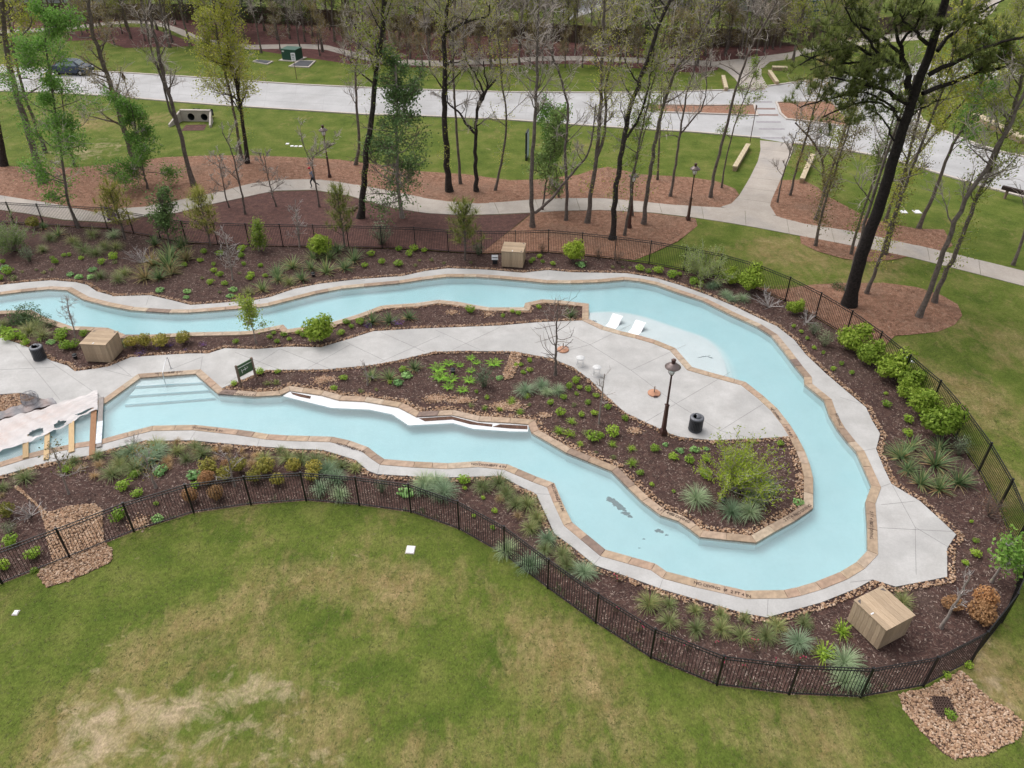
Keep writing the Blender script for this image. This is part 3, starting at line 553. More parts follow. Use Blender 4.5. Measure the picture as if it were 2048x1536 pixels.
# ---------------------------------------------------------------- furniture and site objects
M['glass'] = flat('frosted_lamp_glass', (.86, .86, .87), .25, 0, .5); M['hat'] = flat('sky_sheen_hat_metal', (.19, .145, .135), .35, .3, .5); M['slat'] = flat('bin_slat_metal', (.06, .062, .072), .45, .2, .45)  # hat colour lightened to carry the sheen of the sky
def lamp(px, py, label):
    g = G(px, py); t = empty('lamp_post', g, rnd(0, 1), label=label, cat='lamp post', group='brown lantern lamp posts')
    mb = MB().box((0, 0, .12), (.29, .29, .24)).box((0, 0, .27), (.24, .24, .06)); mb.build('base', M['brown_metal'], t)
    def sq(w0, z0, w1, z1):
        return MB().hexa([(-w0, -w0, z0), (w0, -w0, z0), (w0, w0, z0), (-w0, w0, z0)], [(-w1, -w1, z1), (w1, -w1, z1), (w1, w1, z1), (-w1, w1, z1)])
    sq(.09, .3, .07, 1.75).build('lower_post', M['brown_metal'], t)
    MB().box((0, 0, 1.78), (.18, .18, .07)).build('collar', M['brown_metal'], t)
    MB().lathe([(.055, 1.8), (.045, 3.52), (.075, 3.55), (.1, 3.62), (.03, 3.63)], m=10).build('upper_post', M['brown_metal'], t, True)
    MB().lathe([(.01, 3.63), (.12, 3.63), (.155, 3.8), (.16, 4.02), (.01, 4.02)], m=14).build('glass_globe', M['glass'], t, True)
    for k in range(4):
        a = k*math.pi/2; c, s = math.cos(a), math.sin(a)
        MB().tube([(.1*c, .1*s, 3.6), (.19*c, .19*s, 3.75), (.19*c, .19*s, 4.05)], .012, 4).build('cage_bar', M['brown_metal'], t)
    MB().lathe([(.01, 4.0), (.37, 4.0), (.375, 4.03), (.25, 4.1), (.2, 4.18), (.12, 4.22), (.01, 4.22)], m=24).build('hat_shade', M['hat'], t, True)
    MB().lathe([(.09, 4.2), (.095, 4.36), (.115, 4.37), (.115, 4.41), (.05, 4.46), (.01, 4.47)], m=12).build('finial', M['brown_metal'], t, True)
lamp(1326, 867, 'brown lantern lamp post at the edge of the patio, nearest one')
lamp(659.6, 354.8, 'brown lantern lamp post left of the jogging person by the path')
lamp(1375.8, 440.4, 'brown lantern lamp post beside the path left of the junction')
lamp(1258, 456, 'lamp post mostly hidden behind the thin trunks above the back fence')
def bin_(px, py, label, rz):
    t = empty('trash_bin', G(px, py, .02), rz, label=label, cat='trash bin', group='slatted charcoal bins')
    MB().lathe([(.01, .03), (.27, .03), (.285, .1), (.285, .7), (.27, .72), (.27, .12), (.01, .1)], m=20).build('liner', M['dark_metal'], t, True)
    for z in (.03, .7):
        MB().lathe([(.3, z), (.345, z), (.355, z+.03), (.345, z+.06), (.3, z+.06), (.3, z)], m=24).build('ring', M['slat'], t, True)
    n = 26; sm = MB().hexa([(-.022, -.006, 0), (.022, -.006, 0), (.022, .006, 0), (-.022, .006, 0)], [(-.022, -.006, .62), (.022, -.006, .62), (.022, .006, .62), (-.022, .006, .62)]).mesh('slat', M['slat'])
    for k in range(n):
        a = k*2*math.pi/n; o = link('slat', sm, t, loc=(.335*math.cos(a), .335*math.sin(a), .085)); o.rotation_euler = (0, 0, a+math.pi/2)
    M.setdefault('lid', flat('grey_bin_lid', (.15, .153, .17), .4, .2))
    ld = MB().lathe([(.19, .77), (.345, .75), (.35, .78), (.3, .82), (.2, .83), (.19, .8)], m=24).build('lid', M['lid'], t, True)
    V = []; Q = []; m = 14
    for i in range(7):
        ph = i/6*math.pi*.62
        for k in range(m):
            a = -math.pi*.85+k/(m-1)*math.pi*1.25; V.append((.21*math.cos(a)*math.cos(ph), .21*math.sin(a)*math.cos(ph), .82+.14*math.sin(ph)))
    for i in range(6):
        for k in range(m-1): Q.append([i*m+k, i*m+k+1, i*m+m+k+1, i*m+m+k])
    link('hood', mesh_np('hood', V, [Q], True, M['lid']), t)
bin_(1390, 859, 'slatted charcoal bin standing on the patio right of the lamp post', .6)
bin_(81, 717, 'slatted charcoal bin by the planting left of the wooden box', 2.2)
M['box_dark'] = flat('box_hinge', (.10, .085, .08), .7)
def woodbox(A, B, C, h, label, hl):
    a, b, c = [G(*q)[:2] for q in (A, B, C)]; ux = (b-a)/np.linalg.norm(b-a); uy = np.array([-ux[1], ux[0]]); wx, wy = 1.46, 1.43
    cen = b-ux*wx/2+uy*wy/2; t = empty('wooden_box', (*cen, 0), math.atan2(ux[1], ux[0]), label=label, cat='box', group='timber equipment boxes')
    n = 8
    for sx, sy, L, ax in ((0, -1, wx, 0), (0, 1, wx, 0), (1, 0, wy, 1), (-1, 0, wy, 1)):
        bw = L/n
        for k in range(n):
            q = -L/2+bw*(k+.5)
            c0 = (q, sy*(wy/2-.012), (h-.05)/2+.03) if ax == 0 else (sx*(wx/2-.012), q, (h-.05)/2+.03)
            d = (bw-.008, .024, h-.08) if ax == 0 else (.024, bw-.008, h-.08)
            o = MB().box((0, 0, 0), (d[2], bw-.008, .024)).build('board', M['board'], t, loc=c0)
            o.rotation_euler = (math.pi/2, -math.pi/2, 0) if ax == 0 else (0, -math.pi/2, 0)
    MB().box((0, 0, h*.45), (wx-.08, wy-.08, h*.85)).build('core', M['box_dark'], t)
    nb = 6; bw = (wy+.06)/nb; lid = MB().box((0, 0, h-.035), (wx+.02, wy+.02, .02)).build('lid', M['box_dark'], t)
    for k in range(nb):
        MB().box((0, 0, 0), (wx+.06, bw-.006, .035)).build('lid_board', M['board'], lid, loc=(0, -(wy+.06)/2+bw*(k+.5), h-.006))
    e = (wx+.06)/2; 
    for s in (-1, 1):
        x0, y0 = hl(s, e)
        MB().add([(x0, y0, h+.016), (x0-.16*np.sign(x0), y0, h+.016), (x0, y0-.16*np.sign(y0), h+.016)], tris=[[0, 1, 2], [2, 1, 0]]).build('hinge', M['box_dark'], t)
    x0, y0 = hl(1, e); MB().box((-.0, -np.sign(y0)*.62 if abs(y0) > .1 else 0, h+.02), (.05, .14, .02)).build('latch', M['white'], t)
woodbox((1693,1241.5), (1754,1301), (1814.6,1276.7), 1.2, 'light timber box beside the front fence at lower right', lambda s, e: (-.68 if s < 0 else .68, .68) if False else (-.66, s*.66))
woodbox((172.6,724), (223.4,726.6), (242.5,698.6), 1.22, 'light timber box in the planting next to the left bin', lambda s, e: (s*.66, .66))
woodbox((1005.6,534.4), (1045.7,537), (1052.8,522), 1.2, 'light timber box in front of the back fence', lambda s, e: (.66, s*.66))
# loungers on the ledge
M['lounge'] = flat('lounger_white', (.86, .86, .87), .4)
def lounger(px, py, qx, qy, label):
    a, b = G(px, py), G(qx, qy); d = b-a; t = empty('ledge_lounger', (*a[:2], -.13), math.atan2(d[1], d[0]), label=label, cat='lounger', group='white ledge loungers')
    pr = [(-.05, .14), (.05, .2), (.25, .2), (.45, .17), (.62, .22), (.8, .38), (1.0, .58), (1.2, .76), (1.32, .82), (1.42, .80)]
    pr = np.array(smooth_line(pr, 1))*np.array([.72, .58]); n = len(pr); V = []
    for y in (-.33, .33):
        for off in (0, -.045): V += [(x, y, z+off) for x, z in pr]
    i = np.arange(n-1); Q = [np.stack([i, i+1, i+1+2*n, i+2*n], 1)[:, ::-1], np.stack([i+n, i+1+n, i+1+3*n, i+3*n], 1), np.stack([i, i+1, i+1+n, i+n], 1), np.stack([i+2*n, i+1+2*n, i+1+3*n, i+3*n], 1)[:, ::-1], [[0, n, 3*n, 2*n]], [[n-1, 3*n-1, 4*n-1, 2*n-1][::-1]]]
    link('shell', mesh_np('shell', V, [np.vstack(Q)], False, M['lounge']), t)
    for y in (-.3, .3):
        MB().hexa([(.1, y-.02, 0), (.55, y-.02, 0), (.55, y+.02, 0), (.1, y+.02, 0)], [(.12, y-.02, .08), (.4, y-.02, .08), (.4, y+.02, .08), (.12, y+.02, .08)]).build('foot', M['lounge'], t)
        MB().tube([(.7, y, .3), (.76, y, 0)], .025, 6).build('back_leg', M['lounge'], t)
lounger(1221, 654, 1239, 635, 'white moulded lounger on the shallow ledge, left of the pair')
lounger(1266, 667, 1284, 649, 'white moulded lounger on the shallow ledge, right of the pair')
# stools
M['stool'] = flat('stool_enamel', (.58, .575, .57), .6)
def stool(px, py, label):
    t = empty('side_stool', G(px, py, .02), rnd(0, 2), label=label, cat='stool', group='white round stools')
    MB().lathe([(.01, .5), (.235, .5), (.245, .515), (.235, .53), (.01, .53)], m=24).build('top', M['stool'], t, True)
    for k in range(4):
        a = k*math.pi/2; c, s = math.cos(a), math.sin(a); MB().tube([(.2*c, .2*s, .5), (.23*c, .23*s, 0)], .011, 5).build('leg', M['white'], t)
    an = np.linspace(0, 2*math.pi, 25); MB().tube(np.stack([.232*np.cos(an), .232*np.sin(an), np.full(25, .015)], 1), .009, 4, False).build('foot_ring', M['white'], t)
stool(1160, 731, 'white round wire stool, the one farther from the lamp post'); stool(1193, 750, 'white round wire stool, the one nearer the lamp post')
M['tanbase'] = flat('terracotta_base', (.46, .235, .145), .8, nscale=8)
def ubase(px, py, label):
    t = empty('umbrella_base', G(px, py, .02), rnd(0, 3), label=label, cat='umbrella base', group='terracotta umbrella bases')
    MB().lathe([(.01, 0), (.33, 0), (.34, .05), (.3, .075), (.15, .085), (.13, .11), (.01, .11)], m=28).build('plate', M['tanbase'], t, True)
    MB().lathe([(.03, .1), (.03, .46), (.005, .47)], m=10).build('sleeve', M['post'], t, True)
    MB().tube([(.0, -.34, .05), (-.2, -.29, .05)], .05, 8).build('wheel', M['brown_metal'], t)
ubase(1308, 787, 'round terracotta umbrella base on the patio left of lamp post'); ubase(1126, 700, 'round terracotta umbrella base behind the bare cypress by the stools')
# handrail at the steps
hr = empty('handrail', G(342, 737, .02), label='steel handrail at the pool entry steps', cat='handrail')
o0 = np.array(hr.location); f, e = G(342, 737), G(331, 767)
pts = [(f[0], f[1], .02), (f[0], f[1], .72), (f[0]*.9+e[0]*.1, f[1]*.9+e[1]*.1, .84), (f[0]*.5+e[0]*.5, f[1]*.5+e[1]*.5, .78), (f[0]*.1+e[0]*.9, f[1]*.1+e[1]*.9, .68), (e[0], e[1], .55), (e[0], e[1], -.5)]
MB().tube(np.array(smooth_line(pts, 2))-o0, .024, 8).build('rail', M['steel'], hr, True)
for q in (f, e): MB().lathe([(.055, 0), (.05, .02), (.026, .03)], (q[0]-o0[0], q[1]-o0[1], 0 if q is f else -.3), 12).build('flange', M['steel'], hr, True)
# the green sign
a, b = G(481.8, 772.8), G(512, 756); d = b-a; sg = empty('garden_sign', (*((a+b)/2)[:2], 0), math.atan2(d[1], d[0]), label='green board sign with white H mark between two wooden posts', cat='sign')
M['green'] = flat('sign_green', (.065, .125, .062), .6); M['signwhite'] = flat('sign_white', (.8, .8, .76), .6)
for s in (-1, 1): MB().box((s*.49, 0, .67), (.1, .1, 1.34)).build('post', M['post'], sg)
MB().box((0, 0, .92), (.88, .04, .72)).build('board', M['green'], sg)
y = -.0245
MB().box((0, y, 1.13), (.86, .008, .035)).build('stripe', M['signwhite'], sg); MB().box((0, y, .575), (.86, .008, .02)).build('stripe', M['signwhite'], sg)
def st(p, w=.016): MB().tube([(x, y, z) for x, z in p], w, 5).build('mark', M['signwhite'], sg)
st([(-.25, .98), (-.235, .86), (-.22, .74)]); st([(-.03, 1.02), (-.015, .9), (0, .8)]); st([(-.22, .86), (-.14, .9), (-.06, .88), (.02, .9), (.1, .88), (.17, .93)]); st([(.1, .97), (.125, .965)], .02)
# small notice by the far box
nt_ = empty('notice_stand', G(990, 528), label='small stand with two white notices left of the back timber box', cat='notice')
MB().box((0, 0, .25), (.34, .05, .5)).build('stand', M['dark_metal'], nt_)
for z in (.62, .42): MB().box((0, -.035, z-.0), (.44, .02, .16), rx=-.4).build('notice', M['white'], nt_)
# path lights
for px, py, lb in ((151,716,'small black path light left of the timber box in the left planting'),(627,552,'small black path light among spiky plants of the back bed'),(906,745,'small black path light among the bright ferns'),(1445,1003,'small black path light left of the grass clumps at the island tip')):
    t = empty('path_light', G(px, py), label=lb, cat='path light', group='black path lights')
    MB().lathe([(.11, 0), (.11, .2), (.135, .21), (.135, .25), (.01, .27)], m=14).build('body', M['dark_metal'], t, True); MB().lathe([(.1, .17), (.118, .17), (.118, .2), (.1, .2)], m=14).build('lens', M['glass'], t)
# drain grate
q = [G(*p, .03) for p in ((1859,1394),(1895,1395),(1915,1433),(1875,1433))]; c = sum(q)/4
gr = empty('drain_grate', (c[0], c[1], 0), label='rusty square drain grate set in the river stones', cat='grate'); M['rust'] = flat('rusty_iron', (.12, .075, .06), .85, .2, nscale=20)
slab('pit', [[(p-c)[:2] for p in q]], .006, .008, flat('pit_dark', (.008, .007, .007), .9), gr)
for k in range(8):
    t = k/7
    for p, r in ((q[0]*(1-t)+q[1]*t, q[3]*(1-t)+q[2]*t), (q[0]*(1-t)+q[3]*t, q[1]*(1-t)+q[2]*t)):
        m_ = (p+r)/2-c; dd = r-p; MB().box((m_[0], m_[1], .05), (np.hypot(*dd[:2]), .028, .05 if k % 1 == 0 else .05), math.atan2(dd[1], dd[0])).build('bar', M['rust'], gr)
# covers on the lawn
for i, (px, py, w_, lb) in enumerate(((821,1100,.32,'white square valve cover on the front lawn'),(32,1226,.16,'small white valve cover at the left of the front lawn'),(575,288,.28,'white valve cover in the roadside grass, leftmost of four'),(584,292.5,.26,'white valve cover in the roadside grass, second of four'),(592,293,.26,'white valve cover in the roadside grass, third of four'),(601,293,.28,'white valve cover in the roadside grass, rightmost of four'),(1807,424,.45,'white cover on the grass right of the junction, left one'),(1834,424,.5,'white cover on the grass right of the junction, right one'),(1816,720,.45,'white cover just outside the fence behind lime shrubs'))):
    t = empty('valve_cover', G(px, py), rnd(-.3, .3), label=lb, cat='cover', group='white valve covers')
    MB().box((0, 0, .02), (w_, w_*1.2, .05)).build('lid', M['white'], t); MB().box((0, 0, .01), (w_+.06, w_*1.2+.06, .02)).build('rim', M['kerb'], t)
# planks over the lower channel, plastic sheeting
PL = [('weathered grey plank, rightmost across the covered channel','boardg',(199,797),(208,797),(204,895.5),(194,897)),('wide brown plank beside the grey one over the channel','boardb',(183,806),(196,803),(190,911),(180,913)),('fresh yellow plank, third from the right over the channel','boardy',(138,822),(150,820),(149,905),(139,907)),('split yellow plank, second from the left over the channel','boardy',(92,838),(103,836),(98,920),(88.5,922)),('short yellow plank, leftmost over the covered channel','boardy',(46,856),(58,853),(58,916),(47,920))]
for k, (lb, mt, A, B, C_, D_) in enumerate(PL):
    a, b, c_, d_ = [G(*p)[:2] for p in (A, B, C_, D_)]; top, bot = (a+b)/2, (c_+d_)/2; wd = (np.linalg.norm(a-b)+np.linalg.norm(c_-d_))/2; dv = top-bot
    t = MB().box((0, 0, 0), (np.linalg.norm(dv), wd, .05)).build('plank', M[mt], loc=(*((top+bot)/2), .068+.0004*k), label=lb, cat='plank', group='planks across the pool'); t.rotation_euler = (0, 0, math.atan2(dv[1], dv[0]))
a, b, c_, d_ = [G(*p)[:2] for p in ((197.5,846),(205,845),(202,889),(194.5,890))]; dv = (a+b)/2-(c_+d_)/2; ct = (a+b+c_+d_)/4
MB().box((0, 0, 0), (np.linalg.norm(dv), .27, .012)).build('plank_paint', flat('worn_white_paint', (.62, .63, .66), .7, nscale=5, amt=.3), loc=(*ct, .101), label='worn white strip lying on the weathered grey plank', cat='strip').rotation_euler = (0, 0, math.atan2(dv[1], dv[0]))
def plastic_mat(name, c, stain, tr):
    m, n, b, o = newmat(name); v = coord(n); at = n.nodes.new('ShaderNodeAttribute'); at.attribute_name = 'stain'
    nm = n.nodes.new('ShaderNodeMath'); nm.operation = 'MULTIPLY'; n.links.new(at.outputs['Fac'], nm.inputs[0]); n.links.new(ramp(n, noise(n, 2.2, 4, .6, v, .7), [(.3, (.15,)*3), (.6, (1,)*3)]), nm.inputs[1])
    cc = mixc(n, nm.outputs[0], c, stain); n.links.new(cc, b.inputs['Base Color']); b.inputs['Roughness'].default_value = .35; b.inputs['Specular IOR Level'].default_value = .5
    t = nd(n, 'ShaderNodeBsdfTransparent'); x = n.nodes.new('ShaderNodeMixShader'); x.inputs[0].default_value = tr; n.links.new(b.outputs[0], x.inputs[1]); n.links.new(t.outputs[0], x.inputs[2]); n.links.new(x.outputs[0], o.inputs[0])
    bump(n, b, noise(n, 5, 4, .6, v, 1.5), .5, .05); return m
def drape(name, up, lo, nu, nv, z0, amp, mat, stain=None, holes=(), **k):
    A = resamp(G2(up), nu); B = resamp(G2(lo), nu); V = []; st_ = []
    for i in range(nu):
        for j in range(nv):
            t = j/(nv-1); p = A[i]*(1-t)+B[i]*t
            z = z0+amp*(math.sin(i*.9+j*.5)*.5+math.sin(i*.33-j*1.1+2)*.6+rnd(-.25, .25))*(1.3 if j in (0, nv-1) else .8); V.append((p[0], p[1], max(z, .05))); st_.append(max(0, stain(i/(nu-1), t)) if stain else 0)
    Q = [[i*nv+j, i*nv+j+1, (i+1)*nv+j+1, (i+1)*nv+j] for i in range(nu-1) for j in range(nv-1) if not any(((i+.5)/nu-u)**2/a**2+((j+.5)/nv-v)**2/b**2 < 1 for u, v, a, b in holes)]
    me = mesh_np(name, V, [Q], True, mat); at = me.attributes.new('stain', 'FLOAT', 'POINT'); at.data.foreach_set('value', st_); return link(name, me, **k)
drape('plastic_sheet', [(196.6,785),(150,800),(116,812),(54.7,830),(0,845),(-80,872)], [(197,823),(183.6,828.5),(150,845),(130,857),(91,875),(58.6,887),(0,909),(-80,935)], 64, 26, .14, .05, plastic_mat('white_plastic_sheet', (.60, .56, .55), (.48, .23, .13), .16),
      lambda u, t: 1.5*math.exp(-((u-.86)/.14)**2-((t-.66)/.2)**2)+.3*math.exp(-((u-.45)/.4)**2-((t-.3)/.3)**2), ((.47, .77, .055, .13), (.3, .82, .05, .11), (.1, .8, .07, .05)), label='crumpled white plastic sheet draped over planks at the left', cat='sheet')
drape('grey_plastic_roll', [(108,801),(75,802),(54,812),(0,826),(-60,845)], [(116,811),(85,820),(54.7,829),(0,843.5),(-60,863)], 44, 10, .15, .05, plastic_mat('grey_plastic', (.17, .165, .18), (.4, .25, .2), .2), lambda u, t: .5*math.sin(u*14)**2, label='bunched grey plastic along the upper edge of the white sheet', cat='sheet')
# wire basket
bk = empty('wire_basket', G(63, 806, .02), label='tipped wire basket wrapped in clear plastic beside the patio planting', cat='basket')
M['wire'] = flat('galvanised_wire', (.22, .22, .25), .4, .6)
n = 8; ra = [(.42*math.cos(k*2*math.pi/n), .42*math.sin(k*2*math.pi/n)) for k in range(n+1)]
for z, s_ in ((.02, .9), (.3, 1.), (.55, .85)): MB().tube([(x*s_, y_*s_, z) for x, y_ in ra], .014, 4).build('hoop', M['wire'], bk)
for k in range(n): MB().tube([(ra[k][0]*.9, ra[k][1]*.9, .02), (*ra[k], .3), (ra[k][0]*.85, ra[k][1]*.85, .55), (ra[k][0]*.25, ra[k][1]*.25, .62)], .012, 4).build('wire', M['wire'], bk)
MB().lathe([(.37, .03), (.41, .28), (.36, .4)], m=16).build('wrap', plastic_mat('clear_wrap', (.5, .5, .53), (.4, .3, .3), .45), bk, True)
# purple cloth by the back fence
mbq = MB(); g0 = G(216, 447); mbq = []
V = []; Q = []
for i in range(7):
    for j in range(5):
        V.append((.16*j+.03*math.sin(i*2), .1*i*(1 if i < 5 else .2)+.0, 1.35-.2*i+.06*math.sin(j*1.8+i)))
for i in range(6):
    for j in range(4): Q.append([i*5+j, i*5+j+1, i*5+j+6, i*5+j+5])
o = link('purple_cloth', mesh_np('purple_cloth', V, [Q], True, flat('purple_fabric', (.30, .14, .42), .8)), loc=(g0[0], g0[1], 0), label='purple cloth hanging on the back fence at the left', cat='cloth')
sm = o.modifiers.new('thick', 'SOLIDIFY'); sm.thickness = .012
# cut logs
for k, (px, py, rz, L) in enumerate(((700,424,.5,.9),(708,419,.9,.7),(697,420,.2,.5))):
    t = empty('log', (*G(px, py)[:2], .12), rz, label=('pale cut log beside the dark trunk, %s of three' % ('largest', 'upper one', 'smallest')[k]), cat='log', group='cut logs')
    MB().tube([(-L/2, 0, 0), (0, .01, .01), (L/2, 0, 0)], [.12, .115, .11], 9).build('bark', M['post'], t, True); MB().lathe([(.001, 0), (.09, 0)], (0, 0, 0), 9).build('cut_face', M['boardy'], t, loc=(L/2+.004, 0, 0)).rotation_euler = (0, math.pi/2, 0)
# ---------------------------------------------------------------- plants
def blades(n, ln, wd, el, droop, seg=3, base=.06, seed=0, wtip=.25):
    g = np.random.default_rng(seed); az = g.uniform(0, 2*math.pi, n); e = np.radians(g.uniform(*el, n)); L = g.uniform(*ln, n); dr = g.uniform(*droop, n)
    P0 = np.stack([np.cos(az)*base*g.random(n), np.sin(az)*base*g.random(n), np.zeros(n)], 1); V = []; cur = P0; ang = e.copy()
    side = np.stack([-np.sin(az), np.cos(az), np.zeros(n)], 1); W = g.uniform(*wd, n)
    for k in range(seg+1):
        f = 1-(1-wtip)*k/seg; V += [cur-side*(W*f/2)[:, None], cur+side*(W*f/2)[:, None]]
        st_ = L/seg; cur = cur+np.stack([np.cos(az)*np.cos(ang)*st_, np.sin(az)*np.cos(ang)*st_, np.sin(ang)*st_], 1); ang = ang-dr/seg
    m = 2*(seg+1); A = np.stack(V, 1); i = np.arange(n)[:, None]*m; Q = np.vstack([np.hstack([i+2*k, i+2*k+1, i+2*k+3, i+2*k+2]) for k in range(seg)])
    A[:, :, 2] = np.maximum(A[:, :, 2], .01)
    return A.reshape(-1, 3), Q
def leafcloud(n, c, r, size, seed=0, lumps=7, shell=.5, up=.35, zmin=.02, asp=.55):
    """many small leaf faces spread through a lumpy volume"""
    g = np.random.default_rng(seed); lc = g.normal(size=(lumps, 3)); lc /= np.linalg.norm(lc, axis=1)[:, None]; lc[:, 2] = abs(lc[:, 2])*.8
    d = g.normal(size=(n, 3)); d /= np.linalg.norm(d, axis=1)[:, None]
    near = (d @ lc.T).max(1); rad = (.58+.42*np.clip((near-.45)/.5, 0, 1))*(g.random(n)**(1/3*(1-shell)+.02))*g.uniform(.85, 1.08, n)
    p = d*rad[:, None]*np.array(r)+np.array(c); p[:, 2] = np.maximum(p[:, 2], zmin)
    nr = d*.9+g.normal(size=(n, 3))*.55+np.array([0, 0, up]); return leaves_at(p, nr, g.uniform(*size, n), g, asp)
def leaves_at(p, nr, s, g, asp=.55):
    nr = nr/np.linalg.norm(nr, axis=1)[:, None]; t = np.cross(nr, g.normal(size=p.shape)); t /= np.linalg.norm(t, axis=1)[:, None]+1e-9; b = np.cross(nr, t)
    s = np.asarray(s)[:, None]; n = len(p)
    V = np.stack([p-t*s*.5, p+b*s*asp*.5, p+t*s*.5, p-b*s*asp*.5], 1).reshape(-1, 3); Q = np.arange(n*4).reshape(n, 4); return V, Q
def cat_(*l):
    V = []; Q = []; n = 0
    for v, q in l: V.append(v); Q.append(q+n); n += len(v)
    return np.vstack(V), np.vstack(Q)
def skel_tube(paths, m=4):
    """tubes along many paths at once, batched by point count"""
    mb = MB(); by = {}
    for p, r in paths: by.setdefault(len(p), []).append((np.asarray(p, float), np.asarray(r, float) if not np.isscalar(r) else np.full(len(p), float(r))))
    an = np.arange(m)*2*math.pi/m; ca, sa = np.cos(an), np.sin(an)
    for k, l in by.items():
        Pp = np.stack([q[0] for q in l]); Rr = np.stack([q[1] for q in l]); n = len(l); T = np.gradient(Pp, axis=1); T /= np.linalg.norm(T, axis=2)[..., None]+1e-9
        ref = np.where(abs(T[:, :1, 2:3]) < .8, np.array([0, 0, 1.]), np.array([1., 0, 0])); A = np.cross(T, np.broadcast_to(ref, T.shape)); A /= np.linalg.norm(A, axis=2)[..., None]+1e-9; B = np.cross(T, A)
        V = Pp[:, :, None]+Rr[:, :, None, None]*(ca[:, None]*A[:, :, None]+sa[:, None]*B[:, :, None]); V = V.reshape(-1, 3)
        i = (np.arange(n)[:, None, None]*k+np.arange(k-1)[None, :, None])*m; j = np.arange(m)[None, None]; jn = (j+1) % m
        mb.add(V, np.stack([i+j, i+jn, i+m+jn, i+m+j], -1).reshape(-1, 4))
    return mb
L_ = lambda *c: c
M['g_blue'] = leaf('blue_green_blade', [(.13, .19, .105), (.21, .295, .175), (.30, .37, .24), (.17, .24, .14)])
M['g_green'] = leaf('green_blade', [(.10, .14, .045), (.165, .215, .08), (.25, .275, .13), (.2, .17, .075)])
M['g_dry'] = leaf('straw_blade', [(.31, .215, .11), (.43, .315, .18), (.26, .175, .09)])
M['l_lime'] = leaf('lime_leaf', [(.125, .215, .02), (.20, .31, .035), (.27, .385, .06), (.155, .25, .025)])
M['l_big'] = leaf('bright_leaf', [(.11, .175, .014), (.20, .285, .03), (.30, .375, .06), (.15, .225, .02)])
M['l_mint'] = leaf('mint_leaf', [(.13, .25, .08), (.2, .36, .13), (.26, .42, .18)])
M['l_olive'] = leaf('olive_leaf', [(.15, .145, .025), (.235, .215, .042), (.33, .28, .065), (.12, .135, .026)])
M['l_orange'] = leaf('rusty_leaf', [(.26, .14, .065), (.38, .22, .11), (.31, .18, .085), (.21, .11, .05)])
M['l_grey'] = leaf('grey_green_leaf', [(.10, .135, .075), (.16, .195, .12), (.21, .24, .16)])
M['l_dull'] = leaf('dull_leaf', [(.12, .16, .05), (.18, .22, .075), (.23, .22, .10)])
M['l_dark'] = leaf('dark_green_leaf', [(.03, .055, .022), (.055, .095, .035), (.085, .13, .045)])
M['l_palm'] = leaf('palmetto_blade', [(.07, .12, .05), (.115, .185, .08), (.19, .25, .115), (.27, .27, .125)])
M['l_tan'] = leaf('tan_palmetto_blade', [(.12, .14, .05), (.25, .20, .10), (.30, .22, .12), (.10, .13, .045)])
M['l_fern'] = leaf('fern_leaf', [(.13, .285, .02), (.20, .40, .035), (.25, .44, .06)])
M['l_pine'] = leaf('young_pine_needle', [(.13, .15, .03), (.20, .215, .045), (.28, .28, .075)])
M['l_rose'] = leaf('rose_leaf', [(.07, .05, .035), (.10, .10, .045), (.16, .05, .05)])
M['l_brown'] = leaf('brown_twig_leaf', [(.15, .085, .045), (.22, .13, .075), (.11, .065, .04)])
M['l_purple'] = leaf('purple_petal', [(.10, .05, .16), (.18, .09, .30), (.12, .12, .10)])
M['pink'] = flat('pink_bloom', (.55, .03, .12), .6)
M['bark'] = surf('grey_bark', [(.3, (.085, .068, .058)), (.7, (.20, .165, .145))], 5, .95, fine=40, fine_amt=.3, bscale=30, bstr=.6, bdist=.02)
M['bark_d'] = surf('dark_bark', [(.3, (.02, .016, .015)), (.62, (.055, .044, .039)), (.82, (.14, .115, .10))], 6, .95, fine=30, fine_amt=.4, bscale=22, bstr=.8, bdist=.03)
M['bark_p'] = surf('pale_bark', [(.3, (.20, .165, .14)), (.7, (.36, .31, .28))], 5, .95, fine=40, fine_amt=.25)
M['twig'] = flat('pale_twig', (.40, .35, .31), .9, amt=.3); M['twig_w'] = flat('whitish_twig', (.44, .40, .38), .9, amt=.2); M['twig_d'] = flat('grey_brown_twig', (.15, .115, .095), .9, amt=.3)
def twiggy(n, h, w, seed, r=.02, fork=3, el=(45, 85)):
    g = np.random.default_rng(seed); paths = []
    for k in range(n):
        az = g.uniform(0, 2*math.pi); e = math.radians(g.uniform(*el)); L = h*g.uniform(.6, 1.05); d = np.array([math.cos(az)*math.cos(e), math.sin(az)*math.cos(e), math.sin(e)])
        p = [np.zeros(3), d*L*.5+g.normal(size=3)*.03*L, d*L+g.normal(size=3)*.06*L]; p[2][2] = max(p[2][2], .05); paths.append((p, [r, r*.7, r*.25]))
        for j in range(fork):
            t = g.uniform(.35, .9); q = p[0]*(1-t)+p[2]*t; d2 = d+g.normal(size=3)*.55; d2 /= np.linalg.norm(d2); l2 = L*g.uniform(.25, .45); paths.append(([q, q+d2*l2*.6, q+d2*l2+np.array([0, 0, .03])], [r*.5, r*.35, r*.15]))
    return paths
